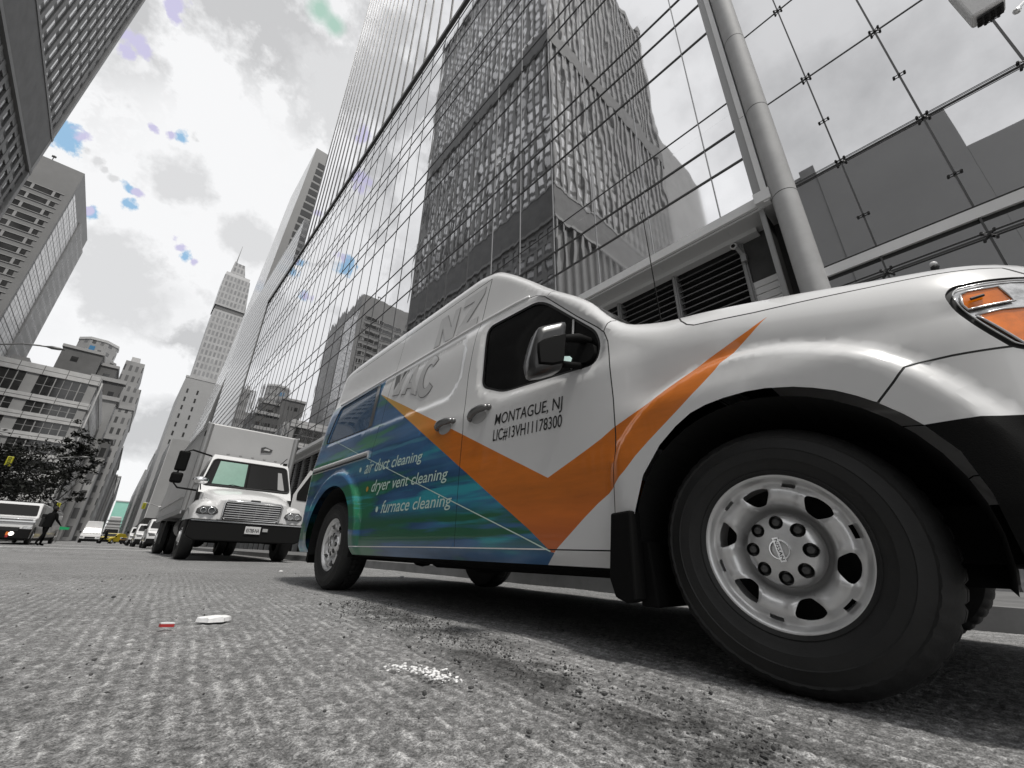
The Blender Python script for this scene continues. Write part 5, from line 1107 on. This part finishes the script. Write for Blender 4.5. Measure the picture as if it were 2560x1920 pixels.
    v, f = text_mesh('83788-NA', .015); lo = v.min(0); hi = v.max(0); u = (v-lo)/(hi-lo); b = MB(); b.add(np.c_[2.345+u[:, 0]*.275, np.full(len(u), 11.847), .635+u[:, 1]*.085], f); P(b, 'plate_text', LETTERK, pl)
    b = MB(); b.box(2.69, 2.80, 11.86, 11.875, .665, .735); P(b, 'sticker', mat('sticker_grey', .4, .5), bp)
    # cab
    cab = MB(); W0, W1 = 1.10, .93
    sec = [(13.15, 1.55, 1.08), (13.30, 1.74, 1.08), (13.62, 2.50, .94), (13.72, 2.60, .90), (14.3, 2.66, .90)]
    vs = []
    for y, z, w in sec: vs += [(xc-w, y, z), (xc+w, y, z)]
    lo = [(xc-1.10, 13.15, 1.0), (xc+1.10, 13.15, 1.0), (xc-1.10, 14.35, 1.0), (xc+1.10, 14.35, 1.0), (xc-.92, 14.35, 2.62), (xc+.92, 14.35, 2.62), (xc-1.09, 13.4, 1.75), (xc+1.09, 13.4, 1.75), (xc-1.09, 14.35, 1.75), (xc+1.09, 14.35, 1.75)]
    cab.add(vs, [(2*i, 2*i+1, 2*i+3, 2*i+2) for i in range(4)]); o = len(vs); cab.add(lo, [(0, 2, 8, 6), (1, 7, 9, 3)])
    cab.add([(xc-1.08, 13.3, 1.74), (xc-.94, 13.62, 2.50), (xc-.90, 13.72, 2.60), (xc-.90, 14.3, 2.66), (xc-.92, 14.35, 2.62), (xc-1.09, 14.35, 1.75)], [(0, 1, 2, 3, 4, 5)]); cab.add([(xc+1.08, 13.3, 1.74), (xc+.94, 13.62, 2.50), (xc+.90, 13.72, 2.60), (xc+.90, 14.3, 2.66), (xc+.92, 14.35, 2.62), (xc+1.09, 14.35, 1.75)], [(5, 4, 3, 2, 1, 0)])
    c = P(cab, 'cab', VW)
    def wsp(u, v): # point on the windscreen plane
        z = 1.74+(2.50-1.74)*v; y = 13.30+(13.62-13.30)*v; w = 1.08+(.94-1.08)*v; return (xc+w*u, y-.012, z)
    ring = rounded([(-.95, .04), (.95, .04), (.93, .93), (-.93, .93)], .12); b = MB(); b.poly([wsp(*p) for p in ring]); P(b, 'windscreen', VGL, c)
    b = MB(); pts = [wsp(*p) for p in rounded([(-.96, .02), (.96, .02), (.94, .95), (-.94, .95)], .12)]; b.tube(pts+[pts[0]], .022, 6); P(b, 'windscreen_seal', RUBBER, c, smooth=True)
    b = MB(); b.poly([(p[0], p[1]-.006, p[2]) for p in (wsp(-.78, .08), wsp(-.10, .08), wsp(-.10, .90), wsp(-.78, .90))]); P(b, 'teal_reflection', mat('reflection_teal', (.13, .27, .21), .35, var=.1, vscale=4), c)  # teal sheet paints a reflection on the windscreen
    b = MB(); b.tube([wsp(-.05, .03), wsp(-.05, .95)], .018, 6); b.tube([wsp(-.6, .01), wsp(-.35, .10), wsp(-.08, .05)], .012, 6); b.tube([wsp(.2, .02), wsp(.45, .12), wsp(.75, .09)], .012, 6); P(b, 'wiper', VBL, c)
    b = MB(); b.poly([wsp(.68, .1), wsp(.84, .1), wsp(.80, .75), wsp(.70, .75)]); b.v = [(x, y-.004, z) for x, y, z in b.v]; P(b, 'windscreen_glare', mat('glass_glare', .30, .2), c)  # pale strip paints glare on the glass
    for sd in (-1, 1):
        b = MB(); b.poly([(xc+sd*1.08, 13.52, 1.80), (xc+sd*.96, 13.75, 2.44), (xc+sd*.95, 14.2, 2.46), (xc+sd*1.085, 14.2, 1.80)]); b.v = [(x+sd*.012, y, z) for x, y, z in b.v]; P(b, 'side_window', VGL, c)
    b = MB()
    for k in range(5): b.sphere((xc-.6+.3*k, 13.78, 2.66), .035, 8, 5, (1.3, 1, .8))
    P(b, 'roof_lamp', mat('roof_lamp', .25, .3), c); b = MB(); b.tube([(xc+.72, 13.7, 2.56), (xc+.86, 13.62, 2.76)], .01, 6); b.box(xc+.80, xc+.90, 13.66, 13.72, 2.56, 2.62); P(b, 'aerial', VBL, c)
    # driver's door standing open towards the kerb
    def dp(u, z): return (3.56+.86*u, 13.25+.35*u, z)
    b = MB(); outer = [(0, .98), (1, .98), (1, 1.9), (.86, 2.42), (.42, 2.50), (0, 1.74)]
    b.add([dp(*p) for p in outer]+[(x+.03, y+.07, z) for x, y, z in [dp(*p) for p in outer]], [tuple(range(6)), tuple(range(6, 12))[::-1]]+[(i, 6+i, 6+(i+1) % 6, (i+1) % 6) for i in range(6)]); d = P(b, 'cab_door', VW)
    b = MB(); b.poly([(x, y-.012, z) for x, y, z in [dp(*p) for p in rounded([(.14, 1.60), (.90, 1.60), (.88, 1.92), (.78, 2.32), (.48, 2.38), (.12, 1.80)], .05)]]); P(b, 'door_window', VGL, d)
    b = MB(); b.tube([dp(.55, 1.45), dp(.55, 1.75)], .03, 6); b.v = [(x, y-.1, z) for x, y, z in b.v]; P(b, 'grab_handle', CHROME, d)
    b = MB(); b.box(3.30, 3.75, 13.15, 13.9, .40, .50); b.box(3.30, 3.68, 13.2, 13.9, .70, .76); P(b, 'cab_step', VBL)
    # mirrors on hoop brackets
    for sd in (-1,):
        x0 = xc+sd*1.02; b = MB(); b.tube([(xc-.96, 13.62, 2.52), (xc-1.42, 13.45, 2.58), (xc-1.55, 13.42, 2.50), (xc-1.60, 13.40, 1.72), (xc-1.50, 13.40, 1.62), (xc-1.06, 13.45, 1.60)], .022, 8); m = P(b, 'mirror', VBL, t, smooth=True)
        b = MB(); b.box(xc-1.68, xc-1.44, 13.36, 13.46, 2.02, 2.52); P(b, 'mirror_head', mat('mirror_dark', .008, .35), m, bevel=.04); b = MB(); b.box(xc-1.70, xc-1.45, 13.36, 13.46, 1.72, 1.98); P(b, 'wide_mirror_head', mat('mirror_dark', .008, .35), m, bevel=.05)
        b = MB(); b.sphere((xc-1.12, 12.9, 1.80), .15, 12, 8, (1.1, .7, .6)); P(b, 'bonnet_mirror', CHROME, t, smooth=True); b = MB(); b.tube([(xc-1.05, 13.1, 1.60), (xc-1.12, 12.95, 1.78)], .015, 6); P(b, 'bonnet_mirror_arm', VBL, t)
truck()
def gvan(name, label, cat, x, y, rot, L_, Wd, prof, win, group=None, body=None, lights=True, side_win=None, black=.30, wheel_r=.36, wheels=None):
    """vehicle facing -y: prof = side outline (y, z) front to back over the top; narrower above the belt"""
    body = body or VW; o = thing(name, label, cat, (x, y, 0), (0, 0, rot), group); hw = Wd/2; belt = 1.05
    def w(z): return hw-max(0, z-belt)*.13-(.05 if z < .35 else 0)
    pts = prof; n = len(pts); b = MB(); vs = [(-w(z), yy, z) for yy, z in pts]+[(w(z), yy, z) for yy, z in pts]
    b.add(vs, [tuple(range(n)), tuple(range(n, 2*n))[::-1]]+[(i, n+i, n+(i+1) % n, (i+1) % n) for i in range(n)]); bd = b.build('body', body, o, bevel=.05, smooth=True, autosmooth=50)
    (y0, z0), (y1, z1) = win; q = MB(); e = .015
    ring = rounded([(-.9, .05), (.9, .05), (.86, .95), (-.86, .95)], .1)
    nrm = Vector((0, -(z1-z0), (y1-y0))).normalized()*.05
    q.poly([(u*w(z0+(z1-z0)*v), y0+(y1-y0)*v+nrm.y, z0+(z1-z0)*v+nrm.z) for u, v in ring]); q.build('windscreen', VGL, o)
    for s in (-1, 1):
        for sw in side_win or []:
            q = MB(); q.poly([(s*(w(zz)+.012), yy, zz) for yy, zz in sw]); q.build('side_window', VGL, o)
        for yw in wheels or (.85, L_-.9): simple_wheel(s*(hw+.005), yw, wheel_r, wheel_r, .22, o, -s, (0, 0, 0))
        q = MB(); q.prism([(s*(hw-.42), .74), (s*(hw-.10), .72), (s*(hw-.02), .92), (s*(hw-.35), .90)], 1, -.03, .12); q.build('headlight', LAMP, o, bevel=.02)
        q = MB(); q.box(s*(hw+.03), s*(hw+.22), y0-.05, y0+.06, z0-.02, z0+.20); q.build('mirror', VBL, o, bevel=.03)
    q = MB(); q.box(-hw*.98, hw*.98, -.05, .10, .28, .28+black); q.build('bumper', VBL, o, bevel=.04); q = MB(); q.box(-.55, .55, -.06, .05, .64, .84); q.build('grille', mat('grille_dark', .012, .5), o, bevel=.02)
    q = MB(); q.box(-hw*.86, hw*.86, .1, L_-.1, .22, .5); q.build('underside', DARKIN, o)
    return o
VANP = [(0, .35), (-.02, .75), (.05, 1.02), (.95, 1.20), (1.75, 1.95), (2.0, 2.05), (5.2, 2.05), (5.35, 1.9), (5.4, .4)]
SUVP = [(0, .35), (-.02, .78), (.10, .98), (1.20, 1.10), (1.95, 1.66), (2.4, 1.74), (4.2, 1.70), (4.65, 1.2), (4.75, .4)]
g1 = 'white cars parked along the right kerb past the box truck'
gvan('parked_car', 'white sport utility car parked on the right just beyond the box truck', 'car', 2.72, 35.5, 0, 4.75, 1.95, [(a, c*1.04) for a, c in SUVP], ((1.26, 1.16), (1.92, 1.66)), g1, side_win=[[(1.7, 1.2), (2.2, 1.66), (3.9, 1.64), (4.2, 1.2)]])
gvan('parked_car', 'white sport utility car second in the row beyond the box truck', 'car', 2.50, 44.5, 0, 4.75, 1.95, SUVP, ((1.26, 1.12), (1.92, 1.60)), g1, side_win=[[(1.7, 1.15), (2.2, 1.6), (3.9, 1.58), (4.2, 1.15)]])
gvan('parked_car', 'white car furthest along the kerb row beside the yellow taxi', 'car', 2.45, 56, 0, 4.75, 1.95, SUVP, ((1.26, 1.12), (1.92, 1.60)), g1, side_win=[[(1.7, 1.15), (2.2, 1.6), (3.9, 1.58), (4.2, 1.15)]])
# delivery van on the left, nose to the camera
dv = gvan('delivery_van', 'long white delivery van with dark front bumper parked on the left under the trees', 'van', -4.05, 34, 0, 17, 2.05, [(0, .30), (-.02, .80), (.05, 1.28), (1.1, 1.38), (1.75, 2.05), (2.2, 2.18), (16.6, 2.25), (16.9, 2.1), (17, .5)], ((1.14, 1.40), (1.72, 2.02)), black=.5, side_win=[[(1.5, 1.42), (1.9, 1.98), (3.4, 2.0), (3.4, 1.42)]], wheels=(1.2, 14.6), wheel_r=.46)
b = MB(); b.box(-1.02, 1.02, -.06, .04, 1.10, 1.16); b.box(-.9, .9, -.06, .03, 1.25, 1.29); b.build('bonnet_trim', CHROME, dv)
b = MB(); b.sphere((.35, -.06, .52), .10, 10, 6, (1, .4, 1)); b.build('lit_headlamp', mat('lamp_lit', (.9, .85, .8), .2, emit=(1, .93, .85), estr=2.0), dv)
b = MB(); b.box(.16, .25, -.07, .02, .44, .60); b.build('indicator', mat('indicator_orange', (.8, .2, .02), .3), dv); b = MB(); b.box(.18, .27, -.07, .02, .34, .44); b.build('marker_lamp', mat('marker_red', (.4, .02, .03), .3), dv)
gvan('box_van', 'white box van far down the middle of the street left of the taxi', 'van', -1.9, 88, 0, 6.5, 2.2, [(0, .35), (-.02, .9), (.1, 1.15), (1.0, 1.35), (1.5, 2.1), (1.55, 3.0), (6.2, 3.05), (6.4, 2.9), (6.5, .4)], ((1.02, 1.36), (1.46, 2.05)), wheels=(1, 5.2))
YEL = mat('taxi_yellow', (1.0, .46, .01), .3, coat=.5)
CARP = [(0, .30), (-.02, .62), (.12, .80), (1.15, .95), (1.95, 1.46), (2.5, 1.52), (3.6, 1.48), (4.2, 1.05), (4.45, .95), (4.5, .35)]
tx = gvan('taxi', 'yellow taxi turning across the street in the distance', 'taxi', 1.75, 81, R(-60), 4.7, 1.85, CARP, ((1.20, .97), (1.90, 1.42)), body=YEL, side_win=[[(1.62, 1.0), (2.1, 1.40), (2.75, 1.42), (2.75, 1.0)], [(2.85, 1.0), (2.85, 1.42), (3.5, 1.40), (3.85, 1.02)]], wheel_r=.33)
b = MB(); b.prism([(-.25, 1.52), (.25, 1.52), (.2, 1.66), (-.2, 1.66)], 1, 2.3, 2.6); b.build('roof_sign', mat('roof_sign', .7, .4), tx)
gvan('yellow_car', 'small yellow car half hidden behind the crossing pedestrian', 'car', -.55, 90, R(-30), 4.3, 1.75, CARP, ((1.20, .97), (1.90, 1.42)), body=mat('car_yellow', (.62, .48, .03), .3, coat=.5), wheel_r=.33)
bus = gvan('bus', 'pale bus with a ribbed front far down the street above the taxi', 'bus', .15, 112, 0, 11, 2.5, [(0, .4), (-.03, 1.2), (0, 2.6), (.15, 4.6), (.5, 4.75), (10.7, 4.75), (11, 4.5), (11, .4)], ((-.03, 1.5), (.0, 2.5)), body=mat('bus_pale', .50, .4, coat=.3), wheels=(2.2, 8.5), wheel_r=.5)
b = MB()
for z in (2.7, 3.3, 3.9): b.box(-1.1, 1.1, -.02, .14, z, z+.16)
b.build('front_rib', mat('bus_rib', .2, .5), bus)

# ================================================================== street furniture and trees
def px(u, v, Y):   # point at street distance Y seen at photo pixel (u, v)
    d = CF+CX*((u-1280)/1050.83)+CD*((v-960)/1050.83); d = d*(Y/d[1]); return (d[0], Y, d[2]+CAMH)
POLE = mat('pole_grey', .22, .4, metal=.5); LAMPG = mat('lamp_grey', .14, .4, metal=.4)
def street_lamp(label, Y, pole_x, arm_px, group):
    pts = [px(u, v, Y) for u, v in arm_px]; o = thing('street_lamp', label, 'street lamp', (pole_x, Y, 0), group=group); O = (pole_x, Y, 0); zt = pts[0][2]
    b = MB(); b.tube([(pole_x, Y, 0), (pole_x, Y, zt)], [.11, .07], 10); b.lathe([(0, .2), (.4, .18), (.5, .11)], (pole_x, Y, 0), 2, 12); b.build('pole', POLE, o, O)
    b = MB(); b.tube([(pole_x, Y, zt-.25)]+pts, [.07]+[.055]*(len(pts)-1)+[.04], 8); b.build('arm', LAMPG, o, O, smooth=True)
    e = Vector(pts[-1]); d = (e-Vector(pts[-2])).normalized(); b = MB(); b.tube([e-d*.3, e, e+d*.35, e+d*.62], [.05, .15, .13, .04], 10); b.v = [(x, y, e.z+(z-e.z)*.75) for x, y, z in b.v]; b.build('lamp_head', LAMPG, o, O, smooth=True)
gl_ = 'cobra street lamps over the left pavement'
street_lamp('tall cobra street lamp with a long curved arm in front of the banded tower', 40, -9.2, [(-25, 866), (0, 861), (55, 859), (100, 864), (130, 869)], gl_)
street_lamp('pale cobra street lamp with a straight arm crossing the tree tops', 60, -8.4, [(55, 1150), (110, 1149), (160, 1144), (205, 1143)], gl_)
def traffic_light(label, Y, pole_x, arm_px, head_px, group):
    pts = [px(u, v, Y) for u, v in arm_px]; O = (pole_x, Y, 0); o = thing('traffic_light', label, 'traffic light', O, group=group)
    b = MB(); b.tube([(pole_x, Y, 0), (pole_x, Y, pts[0][2])], [.12, .08], 10); b.build('pole', POLE, o, O)
    b = MB(); b.tube([(pole_x, Y, pts[0][2])]+pts, .045, 6); b.build('arm', POLE, o, O); h = px(*head_px, Y)
    b = MB(); b.box(h[0]-.17, h[0]+.17, Y-.18, Y+.14, h[2]-.40, h[2]+.32); hh = b.build('signal_head', mat('signal_yellow', (.52, .50, .03), .4), o, O, bevel=.04)
    b = MB()
    for k in (-.27, -.04, .19): b.lathe([(-.01, .09), (.0, .095), (.06, .09)], (h[0], Y-.22, h[2]+k), 1, 12)
    b.build('signal_lens', VBL, hh, O)
gt = 'yellow traffic lights hung over the far junction'
traffic_light('yellow traffic light at the left edge above the dark tree crown', 50, -9.0, [(-20, 1150), (10, 1150)], (24, 1152), gt)
traffic_light('yellow traffic light above the delivery van roof', 75, -7.6, [(118, 1251), (132, 1250), (146, 1254)], (146, 1264), gt)
traffic_light('yellow traffic light over the parked cars on the right', 70, 4.6, [(395, 1266), (375, 1259), (361, 1256)], (360, 1264), gt)
s_ = px(152, 1321, 70); o = thing('street_sign', 'bright green street sign on a post left of the box van', 'sign', (s_[0], 70, 0)); b = MB(); b.tube([(s_[0], 70, 0), (s_[0], 70, s_[2]+.3)], .04, 6); b.build('post', POLE, o, (s_[0], 70, 0)); b = MB(); b.prism([(-.75, -.16), (.65, -.10), (.70, .14), (-.2, .20), (-.75, .05)], 1, 69.9, 69.95); b.v = [(x+s_[0], y, z+s_[2]) for x, y, z in b.v]; b.build('sign_plate', mat('sign_green', (.02, .42, .16), .4), o, (s_[0], 70, 0))
BARK = mat('bark', .045, .9, var=.3, vscale=6); LEAF = mat('leaf_dark', (.014, .015, .013), .7, var=.6, vscale=1.2, spec=.15)
def tree(label, base, h, crown, n, leaf, seed, limbs=7, spiky=False):
    rr = random.Random(seed); O = (base[0], base[1], .14); o = thing('street_tree', label, 'tree', O, group='street trees on the left pavement'); b = MB()
    cz = h*.62; b.tube([(base[0], base[1], .1), (base[0]+.1, base[1], h*.2), (base[0]-.05, base[1]+.1, h*.42), (base[0]+.05, base[1], h*.6), (base[0], base[1], h*.93)], [.20, .16, .13, .09, .02], 8); ends = []
    for k in range(limbs):
        a = k*2.4+rr.random(); z0 = h*(.26+.5*k/limbs); rd = crown*(.95 if not spiky else .9)*(1-.55*(k/limbs)**2); e = (base[0]+rd*math.cos(a), base[1]+rd*math.sin(a), z0+h*(.12+.10*rr.random())); m = ((base[0]*.5+e[0]*.5), (base[1]*.5+e[1]*.5), z0+h*.08); b.tube([(base[0], base[1], z0), m, e], [.07, .045, .012], 6); ends += [m, e]
        for q in range(3): f = (e[0]+rr.uniform(-.8, .8), e[1]+rr.uniform(-.8, .8), e[2]+rr.uniform(-.2, .9)); b.tube([m, f], [.02, .006], 5); ends.append(f)
    b.build('trunk', BARK, o, O); L_ = MB()
    clumps = [(e[0]+rr.gauss(0, .35), e[1]+rr.gauss(0, .35), e[2]+rr.gauss(0, .3)) for e in ends]+[(base[0]+rr.gauss(0, crown*.42), base[1]+rr.gauss(0, crown*.42), h*rr.uniform(.45, .92)) for _ in range(limbs*2)]
    for i in range(n):
        c = rr.choice(clumps); s = .55 if not spiky else .28; p = Vector((c[0]+rr.gauss(0, s), c[1]+rr.gauss(0, s), c[2]+rr.gauss(0, s*.6))); t = Vector((rr.gauss(0, 1), rr.gauss(0, 1), rr.gauss(0, .7))).normalized(); u = t.cross(Vector((rr.gauss(0, 1), rr.gauss(0, 1), rr.gauss(0, 1)))).normalized(); q = leaf*rr.uniform(.6, 1.3); L_.add([p-t*q, p+u*q*.45, p+t*q, p-u*q*.45], [(0, 1, 2, 3)])
    L_.build('crown', LEAF, o, O)
tree('broad dark leafy tree over the white delivery van', (-7.75, 52), 7.6, 2.3, 2900, .15, 1, 9)
tree('dark leafy tree at the left edge of the street', (-9.3, 50), 7.2, 2.0, 2400, .15, 2, 8)
tree('dark leafy tree behind the delivery van next to the banded office', (-7.6, 62), 8.4, 2.6, 2800, .15, 3, 9)
tree('thin spiky topped tree rising above the other crowns', (-7.25, 95), 17.2, 2.6, 2600, .26, 4, 13, True)
# ================================================================== people
def person(label, x, y, h, face, stride, mats, lean=0.):
    """one skinned figure; face = heading angle, stride in metres"""
    k = h/1.75; o = thing('person', label, 'person', (x, y, .006), (0, 0, face), group='pedestrians in the street'); J = {}
    pts = {'pelvis': (0, 0, .95), 'waist': (0, .01+lean*.3, 1.08), 'chest': (0, .02+lean, 1.30), 'neck': (0, .02+lean, 1.47), 'head0': (0, .04+lean, 1.56), 'head1': (0, .05+lean, 1.70),
           'hipl': (-.10, 0, .92), 'kneel': (-.11, stride*.35, .50), 'ankl': (-.11, stride*.30, .08), 'toel': (-.12, stride*.30+.17, .04), 'hipr': (.10, 0, .92), 'kneer': (.11, -stride*.10, .50), 'ankr': (.11, -stride*.52, .13), 'toer': (.12, -stride*.52+.15, .04),
           'shl': (-.19, .02+lean, 1.42), 'elbl': (-.25, -.10+lean, 1.14), 'wrl': (-.23, .02+lean, .90), 'shr': (.19, .02+lean, 1.42), 'elbr': (.25, .08+lean, 1.15), 'wrr': (.22, .26+lean, 1.00)}
    rad = {'pelvis': .145, 'waist': .13, 'chest': .16, 'neck': .06, 'head0': .085, 'head1': .085, 'hipl': .095, 'kneel': .065, 'ankl': .045, 'toel': .035, 'hipr': .095, 'kneer': .065, 'ankr': .045, 'toer': .035, 'shl': .075, 'elbl': .052, 'wrl': .036, 'shr': .075, 'elbr': .052, 'wrr': .036}
    ed = [('pelvis', 'waist'), ('waist', 'chest'), ('chest', 'neck'), ('neck', 'head0'), ('head0', 'head1')]
    for s in 'lr': ed += [('pelvis', 'hip'+s), ('hip'+s, 'knee'+s), ('knee'+s, 'ank'+s), ('ank'+s, 'toe'+s), ('chest', 'sh'+s), ('sh'+s, 'elb'+s), ('elb'+s, 'wr'+s)]
    for s, sx in (('l', -1), ('r', 1)):     # palm, fingers and thumb
        w = np.array(pts['wr'+s]); e = np.array(pts['elb'+s]); d = (w-e)/np.linalg.norm(w-e); pm = w+d*.07; pts['palm'+s] = tuple(pm); rad['palm'+s] = .028; ed.append(('wr'+s, 'palm'+s))
        for f, (dx, ln) in enumerate(((-.024, .075), (-.008, .09), (.008, .085), (.024, .065))):
            a = pm+np.array([dx, 0, 0])+d*.03; c = a+d*ln*.6+np.array([0, .012, 0]); pts[f'f{s}{f}a'] = tuple(a); pts[f'f{s}{f}b'] = tuple(c); rad[f'f{s}{f}a'] = .010; rad[f'f{s}{f}b'] = .008; ed += [('palm'+s, f'f{s}{f}a'), (f'f{s}{f}a', f'f{s}{f}b')]
        a = w+d*.03+np.array([-sx*.03, .02, 0]); c = a+d*.05; pts['t'+s+'a'] = tuple(a); pts['t'+s+'b'] = tuple(c); rad['t'+s+'a'] = .011; rad['t'+s+'b'] = .009; ed += [('wr'+s, 't'+s+'a'), ('t'+s+'a', 't'+s+'b')]
    names = list(pts); me = bpy.data.meshes.new('body'); me.from_pydata([tuple(c*k for c in pts[n]) for n in names], [(names.index(a), names.index(c)) for a, c in ed], []); bo = bpy.data.objects.new('body', me); COL.objects.link(bo); bo.parent = o
    sk = bo.modifiers.new('skin', 'SKIN'); ly = me.skin_vertices[0] if me.skin_vertices else None
    if ly is None:
        bpy.context.view_layer.objects.active = bo; ly = me.skin_vertices[0]
    for i, n in enumerate(names): r = rad[n]*k; ly.data[i].radius = (r, r*(.78 if n in ('chest', 'waist', 'pelvis') else 1)); ly.data[i].use_root = (n == 'pelvis')
    ss = bo.modifiers.new('sub', 'SUBSURF'); ss.levels = 1; ss.render_levels = 2
    m = mats[0]; me.materials.append(m)
    hc = np.array(pts['head0'])*.45+np.array(pts['head1'])*.55; hc = hc*k
    b = MB(); b.sphere(tuple(hc+np.array([0, .012, .0])), .098*k, 14, 10, (.82, .98, 1.15)); b.sphere(tuple(hc+np.array([0, .105*k, -.01])), .016*k, 6, 5, (.8, 1, 1.3)); [b.sphere(tuple(hc+np.array([s*.08*k, .01, 0])), .02*k, 6, 5, (.5, 1, 1.4)) for s in (-1, 1)]; b.build('face', mat('skin_tone', (.24, .16, .12), .6), o, smooth=True)
    b = MB(); b.sphere(tuple(hc+np.array([0, -.012*k, .03*k])), .106*k, 14, 10, (.88, 1, 1.05)); b.build('hair', mats[1], o, smooth=True)
    b = MB(); rings = [(1.47, .09, .08), (1.43, .20, .12), (1.30, .215, .15), (1.1, .19, .14), (.95, .195, .15), (.82, .205, .155)]; n = 16; vs = [(rx*math.cos(t)*k, (ry*math.sin(t)+.01+lean*max(0, (z-.9)/.4))*k, z*k) for z, rx, ry in rings for t in np.linspace(0, 2*math.pi, n+1)[:-1]]; b.add(vs, [(i*n+j, i*n+(j+1) % n, (i+1)*n+(j+1) % n, (i+1)*n+j) for i in range(5) for j in range(n)]); b.build('jacket', mats[2], o, smooth=True)
    return o
DKC = mat('cloth_black', .004, .9, spec=.1); DKC2 = mat('cloth_charcoal', .006, .9, spec=.1); HAIR = mat('hair_black', .010, .7)
p1 = person('person in dark clothes walking beside the white delivery van', -2.35, 31, 1.82, R(-50), .42, [DKC, HAIR, DKC2], .06)
b = MB(); b.box(-.34, -.20, -.10, .16, .86, 1.30); b.build('shoulder_bag', mat('bag_black', .012, .8), p1, bevel=.03)
person('person in dark clothes crossing the road in front of the yellow taxi', -.18, 78, 1.72, R(80), .9, [DKC, HAIR, DKC2], .05)
